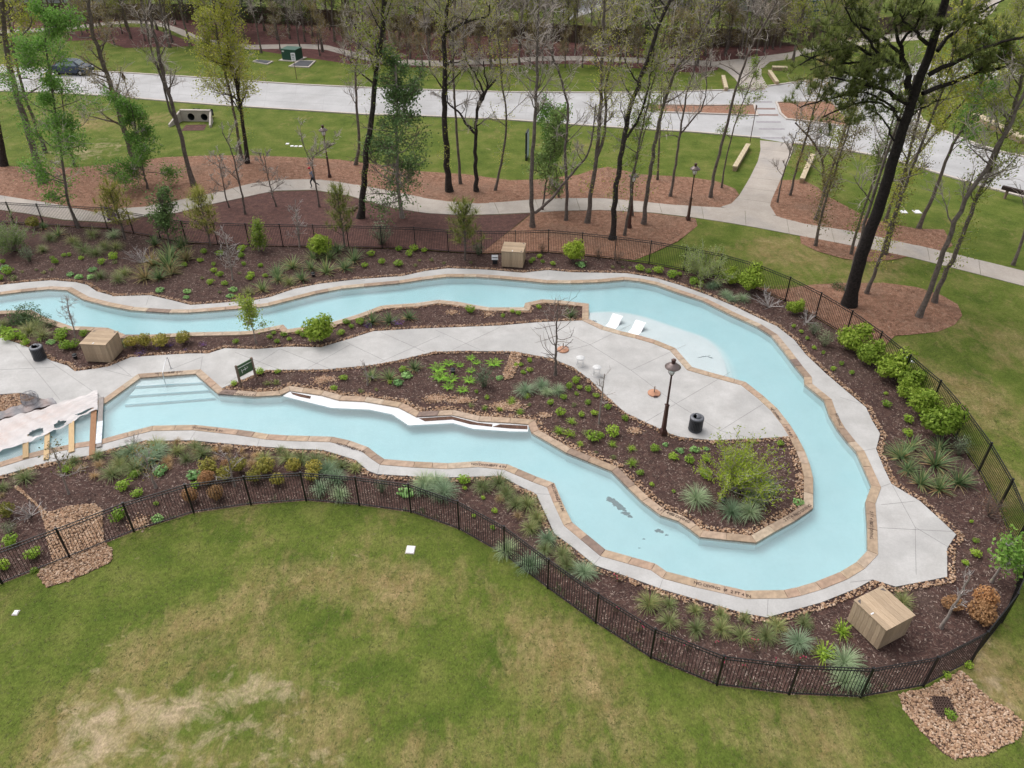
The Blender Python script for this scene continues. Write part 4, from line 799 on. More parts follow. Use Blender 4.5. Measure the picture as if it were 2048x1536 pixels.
# prototypes: name -> list of [(part name, mesh)], unit diameter
SP = {}
def proto(key, objname, cat, desc, variants): SP[key] = (objname, cat, desc, variants)
def bm_(name, vq, mat): return mesh_np(name, vq[0], [vq[1]], False, M[mat])
proto('gb', 'grass_clump', 'grass', 'blue-green fountain grass clump', [[(None, bm_('grass_clump', blades(230, (.5, .8), (.014, .026), (30, 88), (.9, 2.0), 4, .07, s), 'g_blue'))] for s in range(4)])
proto('gg', 'grass_clump', 'grass', 'green fountain grass clump', [[(None, bm_('grass_clump', blades(200, (.45, .75), (.014, .026), (25, 88), (.7, 1.9), 4, .07, 20+s), 'g_green'))] for s in range(4)])
proto('gd', 'dry_grass_clump', 'grass', 'straw coloured dry grass tuft', [[(None, bm_('dry_grass_clump', blades(150, (.4, .62), (.014, .024), (35, 88), (.9, 2.2), 3, .1, 40+s), 'g_dry'))] for s in range(3)])
proto('pa', 'spiky_palmetto', 'palmetto', 'spiky dark green palmetto', [[('fronds', bm_('fronds', blades(75, (.42, .68), (.03, .055), (15, 85), (.1, .8), 3, .05, 60+s, .15), 'l_palm')), ('dead_fronds', bm_('dead_fronds', blades(14, (.35, .5), (.03, .05), (0, 25), (.5, 1.2), 3, .05, 90+s, .15), 'g_dry'))] for s in range(4)])
proto('pt', 'spiky_palmetto', 'palmetto', 'palmetto with tan fading fronds', [[('fronds', bm_('fronds', blades(80, (.42, .66), (.035, .06), (10, 80), (.2, 1.1), 3, .05, 80+s, .15), 'l_tan'))] for s in range(2)])
proto('ls', 'small_shrub', 'shrub', 'small lime green mounded plant', [[(None, bm_('small_shrub', leafcloud(190, (0, 0, .3), (.48, .48, .38), (.12, .2), 100+s, 6), 'l_lime'))] for s in range(4)])
proto('lm', 'small_shrub', 'shrub', 'small mint green leafy rosette', [[(None, bm_('small_shrub', leafcloud(130, (0, 0, .16), (.5, .5, .24), (.13, .22), 110+s, 6, .5, .8, asp=.75), 'l_mint'))] for s in range(3)])
proto('ld', 'small_shrub', 'shrub', 'small dull green sprouting plant', [[(None, bm_('small_shrub', cat_(leafcloud(60, (0, 0, .2), (.42, .42, .28), (.10, .18), 120+s, 8), blades(24, (.3, .55), (.02, .035), (20, 80), (.3, 1.2), 3, .1, 130+s)), 'l_dull'))] for s in range(3)])
proto('yy', 'small_shrub', 'shrub', 'yellow-green tufted plant', [[(None, bm_('small_shrub', cat_(blades(60, (.35, .6), (.022, .04), (20, 85), (.3, 1.4), 3, .08, 140+s), leafcloud(40, (0, 0, .25), (.4, .4, .3), (.08, .14), 150+s)), 'l_lime'))] for s in range(3)])
proto('lb', 'lime_shrub', 'shrub', 'large rounded lime green shrub', [[('foliage', bm_('foliage', cat_(leafcloud(1300, (0, 0, .42), (.5, .5, .46), (.06, .12), 160+s, 9, .3), leafcloud(260, (.2, -.1, .75), (.28, .3, .36), (.06, .12), 460+s, 6, .2), leafcloud(220, (-.25, .1, .4), (.32, .3, .4), (.06, .12), 560+s, 6, .2)), 'l_big')), ('stem', skel_tube(twiggy(6, .7, .5, s, .022, 2)).mesh('stem', M['bark']))] for s in range(4)])
proto('ol', 'olive_shrub', 'shrub', 'yellowish olive shrub', [[('foliage', bm_('foliage', leafcloud(620, (0, 0, .4), (.5, .5, .42), (.08, .15), 180+s, 12, .5), 'l_olive')), ('stem', skel_tube(twiggy(5, .5, .4, s, .02, 2)).mesh('stem', M['bark']))] for s in range(3)])
proto('or', 'rusty_shrub', 'shrub', 'rusty orange shrub', [[('foliage', bm_('foliage', leafcloud(1000, (0, 0, .42), (.5, .5, .44), (.07, .13), 200+s, 18, .5), 'l_orange')), ('stem', skel_tube(twiggy(6, .55, .4, s+5, .02, 2)).mesh('stem', M['twig']))] for s in range(3)])
proto('gr', 'grey_shrub', 'shrub', 'airy grey-green shrub', [[('foliage', bm_('foliage', cat_(leafcloud(420, (0, 0, .5), (.45, .45, .48), (.04, .08), 220+s, 14, .1), blades(60, (.5, .95), (.008, .014), (50, 88), (0, .5), 3, .1, 230+s)), 'l_grey')), ('stem', skel_tube(twiggy(7, .8, .5, s+9, .014, 3)).mesh('stem', M['twig_d']))] for s in range(3)])
proto('br', 'twiggy_shrub', 'shrub', 'brown dried twiggy shrub', [[('foliage', bm_('foliage', leafcloud(520, (0, 0, .42), (.5, .5, .42), (.025, .06), 240+s, 12, .1, asp=.25), 'l_brown')), ('stem', skel_tube(twiggy(22, .72, .5, s+13, .009, 4, (30, 85)), 3).mesh('stem', M['twig_d']))] for s in range(2)])
proto('bw', 'bare_shrub', 'shrub', 'bare whitish branching shrub', [[(None, skel_tube(twiggy(14, .85, .5, s+23, .018, 5, (20, 75)), 3).mesh('bare_shrub', M['twig_w']))] for s in range(3)])
proto('pf', 'purple_flowers', 'flowers', 'low patch of purple flowers', [[(None, bm_('purple_flowers', leafcloud(150, (0, 0, .12), (.5, .42, .2), (.05, .10), 260+s, 9), 'l_purple'))] for s in range(2)])
proto('ju', 'juniper_mat', 'shrub', 'low dark green spreading juniper', [[(None, bm_('juniper_mat', leafcloud(650, (0, 0, .1), (.5, .42, .2), (.04, .09), 270+s, 14, .3, .6, asp=.35), 'l_dark'))] for s in range(2)])
def frond(s):
    l = []; g = np.random.default_rng(s); L = g.uniform(.48, .6); n = 11
    for j in range(1, n+1):
        t = j/n; x = L*t; z = .17*math.sin(t*2.15)+.03; wd = .085*math.sin(min(1, t*1.05+.1)*math.pi)**.7+.012
        for q in (-1, 1): l.append(np.array([(x, 0, z), (x+.035, q*wd*.5, z-.005), (x+.03, q*wd, z-.025), (x-.012, q*wd*.5, z-.005)]))
    V = np.vstack(l); return V, np.arange(len(V)).reshape(-1, 4)
FROND = [bm_('frond', frond(300+s), 'l_fern') for s in range(3)]
proto('fe', 'fern', 'fern', 'bright green arching fern', [[('frond', FROND[(s+k) % 3], k*.45+.17*((k*7+s) % 3)) for k in range(14)] for s in range(3)])
def ypine(s):
    g = np.random.default_rng(s); paths = [([(0, 0, 0), (.03, 0, .6), (0, .02, 1.25), (0, 0, 1.75)], [.035, .03, .02, .008])]; V = []
    for k in range(28):
        z = .35+1.4*(k/28)**.9; az = k*2.4+g.uniform(-.3, .3); L = (.62*(1-(z-.3)/1.85)+.12)*g.uniform(.5, 1.15); d = np.array([math.cos(az)*.8, math.sin(az)*.8, .55]); p = [np.array([0, 0, z]), np.array([0, 0, z])+d*L*.6, np.array([0, 0, z])+d*L+np.array([0, 0, .06])]; paths.append((p, [.012, .008, .004]))
        for t in (.45, .7, 1.):
            c = p[0]*(1-t)+p[2]*t; v, q = blades(22, (.13, .24), (.010, .016), (-35, 85), (0, .5), 1, .01, s*100+k*3+int(t*10), .5); V.append((v+c, q))
    return skel_tube(paths), cat_(*V)
def yp(s):
    a, b = ypine(s); return [('foliage', bm_('foliage', b, 'l_pine')), ('trunk', a.mesh('trunk', M['bark']))]
proto('yp', 'young_pine', 'pine', 'young olive green pine', [yp(s) for s in (1, 2, 3)])
def rose(s):
    v = leafcloud(130, (0, 0, .4), (.45, .45, .42), (.06, .11), 320+s, 9, .1); g = np.random.default_rng(s); mb = MB()
    for k in range(3):
        c = g.uniform(-.3, .3, 3); c[2] = .7+.15*c[2]; mb.lathe([(.01, -.04), (.04, 0), (.035, .035), (.01, .04)], c, 7)
    return [('foliage', bm_('foliage', v, 'l_rose')), ('bloom', mb.mesh('bloom', M['pink'])), ('stem', skel_tube(twiggy(6, .7, .4, s+60, .012, 2)).mesh('stem', M['twig_d']))]
proto('ro', 'rose_bush', 'rose', 'reddish rose bush with pink blooms', [rose(s) for s in (1, 2)])
GROUPN = {'gb': 'blue-green grasses', 'gg': 'green grasses', 'gd': 'dry grasses'}
BED = {'F': 'back fence bed', 'R': 'right fence bed', 'N': 'front fence bed', 'A': 'bed behind the patio', 'B': 'island bed', 'O': 'ground outside the fence'}
PLANTS = {
'F': {'gg': '101,480,26;86,503,20;146,485,22;186,473,24;170,503,24;192,510,28;211,497,24;233,497,22;155,492,18;201,556,22;237,563,28;249,549,24;496,588,22;579,568,26',
      'gb': '228,475,22;1422,576,16;1432,572,16;1450,592,18;1462,600,18;1485,602,20', 'ol': '70,456,25', 'gr': '60,522,28;765,489,46;957,510,26;1626,668,26;1647,692,36',
      'pa': '88,457,18;117,471,22;320,558,36;338,536,44;343,516,36;363,496,34;310,491,30;553,548,28;586,536,34;557,561,24;605,561,30;622,538,30;653,546,34;660,518,30;690,538,30;708,523,36;675,503,24;627,518,24;525,581,28',
      'pt': '291,557,34;306,531,34;373,521,34;343,549,30',
      'ls': '7,527,11;106,519,9;112,527,12;129,513,9;139,512,9;163,519,10;205,528,15;228,518,17;18,548,20;2,560,14;409,507,12;401,524,10;370,533,10;428,531,9;428,545,11;441,553,12;422,568,14;451,570,12;502,551,12;499,560,12;531,554,9;485,502,15;484,515,13;488,531,10;523,534,9;441,511,14;742,512,14;798,502,14;829,502,17;819,512,15;849,504,12;730,534,12;764,528,13;797,532,16;521,534,8;504,555,10;1061,526,9;1066,522,9;1085,526,8;1105,530,9;1079,515,9;1279,541,15;1297,546,11;1316,546,19;1345,555,20;1359,551,10;1386,568,18;1401,569,11;1602,666,8;1614,679,8;1628,698,9;1646,708,8;1587,655,8',
      'lm': '10,538,16;186,542,16;140,551,13;159,556,14;182,556,14;374,586,15;373,596,10;467,582,16;461,594,14;320,583,15;1162.5,532,17', 'ld': '28,560,18;231,527,12;45,545,8;73,541,8;89,547,10;104,541,10;405,558,10;440,586,10;479,548,8;831,533,11;839,522,8;863,522,10;888,528,9;942,527,9;1225,536,9;1245,536,8;1260,537,8',
      'lb': '643.5,509,42;1146,525,38;1460,568,30;1500,583,44;1588,629,30', 'br': '1195,518,28;1234,527,36;1084,506,20', 'bw': '285,526,34;1537,614,36;1612,646,24', 'yp': '250,478,44;421,492,46;690,497,44;930,520,42'},
'R': {'lb': '1703,698,52;1735,728,46;1783,758,58;1818,780,50;1814,800,40;1843,832,56;1872,875,60;1905,846,32', 'gr': '1916,909,44', 'ls': '1666,740,10;1682,730,10;1703,748,9;1771,789,8;1771,813,18;1814,844,19;1814,870,18;1942,1045,8;1950,1085,12;1950,1112,18;1930,1128,12',
      'pa': '1802,916,44;1820,896,34;1815,941,36;1870,931,52;1878,899,34;1840,968,42;1877,980,42;1916,968,44', 'br': '1976,1032,58;2002,1092,50', 'or': '1956,1242,60;1963,1212,54;1900,1217,40', 'gg': '1803,1208,36'},
'N': {'gg': '51,960,36;6,978,24;150,925,26;198,916,26;242,916,32;314,893,28;356,905,26;391,896,24;405,912,30;373,921,22;242,935,34;271,942,40;226,952,36;530,920,28;561,904,18;576,920,32;605,922,30;632,928,36;662,925,28;683,935,28;711,940,22;965,976,34;998,968,30;1013,990,34;1032,1012,36;1055,1012,34;1074,1040,36;1061,1060,34;1090,1103,30;1125,1112,34;1133,1136,38;1298,1212,42;1338,1210,26;1338,1247,36;1390,1224,24;1392,1262,36;1442,1232,26;1442,1262,36;1483,1275,36;1488,1240,24;1531,1275,38;1554,1255,32;1607,1248,32',
      'gb': '316,910,36;300,925,40;265,910,38;655,945,36;642,982,32;673,963,32;680,994,30;850,971,36;873,969,32;888,988,46;845,985,26;1095,1083,34;1168,1148,38;1061,1133,40;1014,1105,36;1595,1290,48;1686,1330,48;1691,1366,46;1720,1372,30',
      'yy': '1646,1312,46;134,944,30;1684,1266,40', 'gd': '354,887,18;164,939,22;198,932,20;190,954,20;336,925,24;338,936,18;391,907,16;431,903,18;455,902,20;483,904,16;491,914,14;514,913,18;458,916,14;432,919,14;502,928,20;5,993,14;277,900,20;515,917,18;505,932,18;1000,1000,18;1036,1034,18',
      'lm': '322,945,24;388,955,23;316,1040,18;810,989,28', 'ls': '250,977,24;276,992,21;271,955,18;241,1038,30;391,975,16;313,1010,10;24,1088,30;69,1115,28;8,1138,26;70,1143,12;927,965,24;966,998,9;930,979,9;990,1025,11;948,1033,8;985,1058,10',
      'ol': '421,942,32;480,943,30;451,958,32;19,1033,32;530,946,34;588,943,28;629,946,28;510,964,26;627,958,24;556,969,24', 'or': '415,966,32;435,998,38;384,1003,36;456,936,22', 'gr': '22,1068,26;764,984,26;878,1003,26', 'bw': '62,1032,40;268,884,24', 'ro': '1234,1162,22;1278,1262,22;1231,1225,22;1322,1285,20;1374,1300,18;1507,1302,28;1428,1288,16;1442,1330,20;1486,1338,18;1595,1325,26;1554,1332,20'},
'A': {'gg': '8,650,20;61,665,34;86,675,28;74,655,30;244,692,20', 'ju': '51,634,64;76,643,42;104,651,22;41,645,40', 'ls': '8,668,20;25,678,32;46,678,14;53,690,14;127,672,22;124,681,20;170,672,16;135,698,26;150,696,20;80,682,8;473,686,12;540,677,10;568,672,11;597,668,11;607,674,11;555,686,11;579,680,9;683,669,13;693,648,12;703,656,11;721,648,16;548,668,9;940,625,20;1077,617,10;1025,625,9;1037,629,9;1006,634,9', 'lm': '103,686,14', 'ol': '267,694,26;292,695,28;326,692,28;368,687,30', 'pf': '282,708,20;316,697,14;341,692,16;406,690,14;371,700,8;736,653,20;795,648,24', 'lb': '642,683,48', 'pa': '745,646,30;780,645,28;819,637,26;1141,633,24'},
'B': {'pa': '744,757,26;779,759,30;829,739,26', 'ls': '807,742,14;780,767,10;1059,723,10;1059,743,12;1032,732,9;1042,731,8;1046,747,10;974,798,10;953,786,8;520,748,17;556,746,11;688,759,14;469,770,12;668,780,12;1151,764,14;1138,776,14;1159,778,10;1176,782,13;1153,790,9;1192,794,11;1101,809,14;1127,799,14;1176,808,11;1216,817,13;1121,830,18;1163,832,13;1188,830,13;1186,881,24;1201,874,14;1226,871,24;1250,841,14;1310,902,18;1347,918,18;1378,924,18;1412,921,18;1409,953,24;1280,949,14;1303,971,9;1347,985,8;1511,955,14;1560,890,12',
      'lm': '815,754,20;798,768,22;999,758,12;1331,891,12;1360,903,17;1389,902,17;1413,899,12;1595,1008,18', 'fe': '876,741,36;898,730,26;920,733,18;942,718,20;953,727,18;942,744,22;988,730,36;880,758,38;902,762,36;897,777,30;939,763,28;925,783,30', 'gr': '968,773,42', 'gb': '1050,785,30;1083,775,28;1094,788,20;1115,785,26;1392,1002,42;1511,1002,40;1533,982,32;1463,1027,42;1498,1030,40;1481,976,36',
      'yy': '1054,795,14;1023,806,20;969,819,14;999,820,12;1040,827,16;1142,846,18;1118,864,20;1139,871,20;1263,929,22;1262,900,18;1224,891,16;1160,891,16', 'ld': '942,813,14;722,784,12;753,781,10;535,769,14;552,768,16;1148,812,13;1170,867,16;1227,917,14;1192,907,10;1059,811,10'},
'O': {'ls': '1898,1436,22;1892,1354,14;1936,1334,18', 'ju': '1678,577,30'}}
def ordn(k): return '%d%s' % (k, 'th' if 10 <= k % 100 <= 20 else {1: 'st', 2: 'nd', 3: 'rd'}.get(k % 10, 'th'))
HS = {'yp': 1., 'lb': 1., 'gg': .95}
for bed, spl in PLANTS.items():
    for sp, data in spl.items():
        nm, ct, desc, var = SP[sp]; pts = [tuple(map(float, q.split(','))) for q in data.split(';')]
        ax = 1 if bed == 'R' else 0; pts.sort(key=lambda t: t[ax])
        for i, (px, py, wpx) in enumerate(pts):
            s = wpx/SCL(px, py)*(1.38 if wpx < 25 else 1.3)*(1.15 if sp in ('yp', 'pa', 'pt') else .8 if sp in ('fe', 'or') else 1); g = G(px, py, -.03); side = 'far end' if bed == 'R' else 'left'
            lb = ('%s in the %s' % (desc, BED[bed])) if len(pts) == 1 else '%s, %s from the %s in the %s' % (desc, ordn(i+1), side, BED[bed])
            v = var[(i*7+int(px)) % len(var)]; kw = dict(label=lb, cat=ct, group='%ss of the %s' % (desc, BED[bed]) if len(pts) > 1 else None)
            rz = rnd(0, 6.28); hz = s*rnd(.88, 1.12)
            if len(v) == 1 and v[0][0] is None:
                o = link(nm, v[0][1], loc=(g[0], g[1], g[2]+.0), **kw); o.rotation_euler = (0, 0, rz); o.scale = (s*rnd(.85, 1.15), s*rnd(.85, 1.15), hz)
            else:
                r = empty(nm, (g[0], g[1], g[2]), rz, **kw); r.scale = (s*rnd(.85, 1.15), s*rnd(.85, 1.15), hz)
                for pn, me, *az in v:
                    c = link(pn, me, r)
                    if az: c.rotation_euler = (0, 0, az[0])
# ---------------------------------------------------------------- trees
M['l_yel'] = leaf('young_yellow_leaf', [(.19, .225, .03), (.27, .30, .05), (.35, .35, .09), (.14, .185, .025)], .45)
M['l_grn'] = leaf('spring_green_leaf', [(.085, .185, .03), (.14, .265, .05), (.2, .33, .08), (.1, .2, .04)], .45)
M['l_yng'] = leaf('fresh_leaf', [(.13, .2, .03), (.2, .27, .045), (.27, .32, .075)], .45)
M['l_holly'] = leaf('holly_leaf', [(.07, .125, .04), (.125, .195, .065), (.19, .265, .095), (.09, .15, .05)], .25)
M['l_vine'] = leaf('brownish_leaf', [(.14, .115, .04), (.2, .17, .06), (.26, .2, .085), (.11, .115, .035)], .4)
M['l_needle'] = leaf('pine_needle', [(.10, .125, .032), (.15, .18, .05), (.22, .245, .08)], .5)
M['l_fea'] = leaf('feathery_leaf', [(.17, .23, .07), (.23, .29, .10), (.28, .33, .14)], .4)
def bow(a, d, L, g, up=.25, k=4, wig=.06):
    w = g.normal(size=(k, 3))*wig*2; w[:, 2] += up/k; st_ = d/math.sqrt(d @ d)+np.cumsum(w, 0); st_ /= np.sqrt((st_*st_).sum(1))[:, None]
    p = np.empty((k+1, 3)); p[0] = a; p[1:] = a+np.cumsum(st_, 0)*(L/k); return p
def lerp(p, u):
    x = u*(len(p)-1); i = min(int(x), len(p)-2); return p[i]+(p[i+1]-p[i])*(x-i)
def grow(path, r, seed, nb, L1, t0=.35, levels=3, el=(.25, .9), n2=(5, 9), n3=(3, 6), t1=1., tk=1.15, keep=1.):
    """limbs, then branchlets, then twigs along a trunk"""
    g = np.random.default_rng(seed); path = np.array(path, float); limbs = []; tw = []; tips = []
    d = np.r_[0, np.cumsum(np.linalg.norm(np.diff(path, axis=0), axis=1))]; d /= d[-1]
    for k in range(nb):
        kt = len(tips)
        t = t0+(t1-t0)*(k+g.random())/nb; a = np.array([np.interp(t, d, path[:, c]) for c in range(3)]); az = g.uniform(0, 2*math.pi); e = g.uniform(*el)
        rr = np.interp(t, d, r)*.45; Lb = g.uniform(*L1)*(1.1-.5*t); b = bow(a, np.array([math.cos(az)*math.cos(e), math.sin(az)*math.cos(e), math.sin(e)]), Lb, g, .5, 5, .09)
        limbs.append((b, np.linspace(max(.02*tk, rr), .014*tk, len(b))))
        for j in range(g.integers(*n2)):
            q = lerp(b, g.uniform(.25, 1.)); dr = (b[-1]-b[0])/Lb+g.normal(size=3)*.75; dr[2] += .15; L2 = Lb*g.uniform(.28, .55)
            c2 = bow(q, dr, L2, g, .35, 3, .1); tw.append((c2, np.array([.017, .015, .013, .010])*tk)); tips.append(c2[-1])
            if levels > 2:
                for m in range(g.integers(*n3)):
                    dr = (c2[-1]-c2[0])/L2+g.normal(size=3)*.8; c3 = bow(lerp(c2, g.uniform(.25, 1.)), dr, L2*g.uniform(.35, .7), g, .2, 2, .12); tw.append((c3, np.array([.012, .011, .008])*tk)); tips.append(c3[-1]); tips.append(c3[1])
        if keep < 1 and g.random() > keep: del tips[kt:]
    return limbs, tw, np.array(tips)
def leafpts(tips, per, size, spread, seed, asp=.6):
    g = np.random.default_rng(seed); p = np.repeat(tips, per, 0)+g.normal(size=(len(tips)*per, 3))*spread; return leaves_at(p, g.normal(size=p.shape)+np.array([0, 0, .5]), g.uniform(*size, len(p)), g, asp)
def flare(pts, r0, r1, flare_=1.5):
    n = len(pts); r = np.linspace(r0, r1, n); r[0] *= flare_; return r
def densify(pts, k=3, wob=.04, seed=0):
    g = np.random.default_rng(seed); p = resamp(smooth_line(pts, 1), len(pts)*k); p[1:-1, :2] += g.normal(size=(len(p)-2, 2))*wob; return p
def tree_at(px, base=None, yl=0.0, over=0.):
    Y = G(*px[0])[1]; n = len(px); pts = [P(x, y, Y+yl*i) for i, (x, y) in enumerate(px)]; pts[0][2] = -.05
    if over:
        d = pts[-1]-pts[-2]; d /= np.linalg.norm(d); pts.append(pts[-1]+d*over)
    return pts
TREES = []
def tree(px, r, kind, desc, seed=None, forks=(), over=3., nb=None, L1=(1.4, 3.4), t0=.4, bark=None, tip=.42, name=None, per=None, yl=0., hug=None, **kw):
    hug = ((75 if px[0][0] > 1540 else 45) if r > .09 and kind in ('yel', 'yng', 'oli', 'bud') else 0) if hug is None else hug
    bark = bark or ('bark_d' if r > .19 else 'bark'); r *= .9; seed = seed or int(px[0][0]*3+px[0][1]); pts = densify(tree_at(px, yl=yl, over=over), 3, min(.05, .22*r), seed); root = pts[0].copy(); pts = pts-root
    rad = flare(pts, r, r*tip); rad[1] = r*1.08
    nb = nb or max(6, int(np.linalg.norm(pts[-1])*.95)); all_l, all_t, tips = grow(pts, rad, seed, nb, L1, t0, **kw); TM = [(pts, rad)]
    for f in forks:                          # traced forks
        Y = G(*px[0])[1]; fp = densify([P(x, y, Y) for x, y in f[0]]+[P(*f[0][-1], Y)+np.array([0, 0, 1.])], 3, .03, seed+1)-root; fr = np.linspace(f[1], f[1]*.35, len(fp)); TM.append((fp, fr))
        a, b, c = grow(fp, fr, seed+7, max(3, int(plen(fp)*1.2)), (.8, 2.2), .25); all_l += a; all_t += b; tips = np.vstack([tips, c])
    lf = {'yel': ('l_yel', 3, (.10, .2), .2), 'grn': ('l_grn', 7, (.11, .21), .22), 'oli': ('l_vine', 2, (.08, .15), .16), 'evg': ('l_holly', 12, (.12, .22), .24), 'bud': ('l_yel', 2, (.06, .12), .18), 'yng': ('l_yng', 3, (.08, .16), .16)}.get(kind)
    T = dict(root=root, trunk=TM, limbs=all_l, tw=all_t, leaf=None, bark=bark, desc=desc, x=px[0][0], name=name or {'bare': 'bare_tree', 'bud': 'bare_tree', 'evg': 'evergreen_tree'}.get(kind, 'leafing_tree'))
    if lf: T['leaf'] = (lf[0], leafpts(tips, per or lf[1], lf[2], lf[3], seed))
    if hug and lf:
        g = np.random.default_rng(seed+3); hp = []
        for k in range(hug):
            p = lerp(pts, g.uniform(.12, .95)); c = bow(p, np.array([g.normal(), g.normal(), .3]), g.uniform(.3, 1.1), g, .3, 3, .12); T['tw'].append((c, np.array([.012, .01, .009, .007]))); hp += [c[-1], c[2], c[1]]
        hv = leafpts(np.array(hp), 8 if px[0][0] > 1540 else 4, (.08, .16), .24, seed+4); T['leaf'] = (lf[0], cat_(T['leaf'][1], hv))
    TREES.append(T); return T
B_ = 'tall bare tree with dark slender trunk'
tree([(86,366),(53,254),(25,165),(10,89),(5,0)], .33, 'yel', 'big grey-barked tree with forked top', bark='bark', forks=[([(18,96),(40,75),(58,58),(66,40)], .07)])
tree([(91,305),(51,193),(25,96),(15,0)], .17, 'bud', 'thin dark tree crossing behind the big grey-barked trunk')
tree([(157,455),(136,409),(122,305),(110,220),(101,157),(92,95),(90,50)], .12, 'grn', 'bright green feathery tree inside the left end of the back fence', t0=.16, nb=34, L1=(.8, 3.6), over=1., per=9, el=(-.25, .5), keep=.88)
tree([(150,333),(137,292),(130,240)], .1, 'bud', 'short thin tree behind the bright green one')
tree([(277,335),(269,317),(244,249),(223,173),(203,122),(185,71),(178,0)], .28, 'oli', 'tall tree with brownish leaf haze left of the culvert', t0=.2, nb=30, bark='bark')
tree([(295,378),(280,310),(269,241),(262,215)], .09, 'grn', 'small bright green tree below the brownish-leaved one', t0=.1, nb=26, L1=(.6, 2.4), over=.6, per=9, el=(-.25, .6), keep=.75)
tree([(388,371),(363,279),(330,165),(310,89),(297,0)], .22, 'bare', 'pale leaning double trunk tree beside the culvert', bark='bark', forks=[([(352,250),(338,215),(322,150),(300,95),(288,30)], .1)])
tree([(495,327),(482,216),(460,114),(442,0)], .2, 'yel', 'tall tree with yellow-green spring leaves', t0=.25, nb=36, L1=(1.8, 3.8), per=5)
tree([(484,322),(465,200),(440,110),(425,0)], .15, 'yel', 'slimmer yellow-leaved tree just left of the taller one', t0=.3, nb=28, per=5)
tree([(8,332),(0,270),(-14,180),(-22,90)], .3, 'oli', 'thick trunk cut by the left edge of the picture', bark='bark_d')
tree([(459,416),(451,392),(446,360),(440,335)], .07, 'bare', 'small bare sapling by the left bend of the path', nb=9, L1=(.7, 1.5), over=.6, t0=.3)
tree([(491,429),(482,380),(474,345),(465,305),(455,285)], .09, 'bare', 'bare forked sapling in the red mulch bank', forks=[([(480,372),(470,352),(448,335)], .035)], nb=10, L1=(.8, 1.8), over=.8, t0=.35)
tree([(553,414),(542,380),(535,350),(530,322)], .07, 'bare', 'bare sapling with low twigs on the red mulch bank', nb=12, L1=(.8, 1.7), over=.6, t0=.2)
tree([(639,414),(633,378),(627,345),(622,322),(630,308),(657,294)], .08, 'bare', 'crooked bare sapling right beside the jogging person', forks=[([(622,322),(616,310),(606,292)], .04)], nb=12, L1=(.7, 1.7), over=.6, t0=.45)
tree([(711,330),(721,287),(713,223),(711,142),(716,100)], .15, 'bare', B_+' left of the thick black one')
tree([(721,436),(728,368),(731,305),(744,228),(751,152),(759,101),(769,46),(768,0)], .27, 'yel', 'thick black trunk tree rising from the mulch bank', t0=.55, nb=22, L1=(1.6, 3.6), per=2)
tree([(805,436),(794.5,368),(794.5,290),(794.5,228),(792,150)], .17, 'evg', 'dense green holly tree left of centre', bark='bark_p', t0=.12, nb=52, L1=(.9, 3.5), over=.6, per=5, el=(-.3, .4), keep=.68)
tree([(899,383),(892,317),(888.5,228),(890,127),(888.5,66),(893,30),(896,0)], .29, 'bud', 'thick dark tree right of the holly', forks=[([(889,66),(905,58),(920,50),(945,38),(980,34)], .14)], t0=.45, nb=20)
tree([(921,368),(914,279),(910,216),(906,122),(908,60)], .13, 'bare', B_+' close to the thick dark one', bark='bark')
tree([(953,383),(951,279),(954.5,211),(962,192),(970,183)], .2, 'bare', 'dark tree forking low into crooked limbs', forks=[([(951,268),(930,245),(917,222),(900,212),(895,205)], .11), ([(955,215),(972,190),(975,165),(968,150)], .1), ([(968,186),(960,166),(945,140),(930,120)], .08)], over=1.2, t0=.5)
tree([(990,381),(1008,305),(1015,228),(1005,178),(1000,120)], .11, 'bud', B_+', fourth right of the holly')
tree([(1065,454),(1063,413),(1063,381),(1064,308),(1069,249),(1072,178),(1073.6,127)], .19, 'bare', 'pale grey tree with a long side limb', bark='bark', forks=[([(1070,426),(1105,396),(1132,361),(1160,330),(1176,311),(1186,270),(1190,238)], .12)], t0=.55, nb=22, L1=(1.5, 3.2))
tree([(1085,420),(1095,340),(1108,290),(1118,255)], .08, 'evg', 'slender dark green understory tree', t0=.15, nb=18, L1=(.7, 1.6), over=.6, per=4, el=(0, .7))
tree([(1118,395),(1112,330),(1108,280),(1106,240)], .07, 'grn', 'small green leafed tree behind the pale grey one', t0=.3, nb=16, L1=(.8, 1.8), over=.8)
tree([(1132,441),(1133,410),(1132,352),(1129,308),(1133,271),(1138,220),(1128,180),(1122,162)], .14, 'bare', B_+' standing below the path')
tree([(1174,446),(1179,410),(1186,359),(1193,308),(1200,250),(1203,152),(1208,76),(1206,0)], .19, 'bud', 'twin-stemmed dark tree in the pine straw', forks=[([(1194,313),(1208,276),(1212,220),(1210,170),(1225,110),(1240,70)], .12)], bark='bark')
tree([(1223.5,479),(1227,432),(1233,366),(1242,308),(1252,257),(1256,221),(1274,178),(1300,109),(1315,51),(1340,0)], .23, 'bud', 'leaning dark tree just behind the back fence', forks=[([(1247,283),(1268,255),(1286,220),(1297,178),(1305,130)], .1)])
tree([(1249,471),(1261.6,405),(1262,352),(1274,322),(1281,271),(1293,220),(1310,150)], .11, 'yng', 'thin tree right behind the back fence beside the leaning one', bark='bark')
tree([(1265,432),(1264,380),(1270,330),(1282,290)], .09, 'yng', 'mossy thin tree at the near edge of the path', bark='bark', nb=10, L1=(.6, 1.5))
tree([(1287,448),(1294.6,380),(1297,360),(1307,305),(1317,241),(1333,190),(1355,132),(1396,84),(1432,13)], .18, 'bud', 'long leaning tree with mottled trunk', bark='bark', t0=.45)
tree([(1315,360),(1318,300),(1320,254),(1322,200)], .1, 'bare', 'thin straight tree beyond the path left of the third lamp')
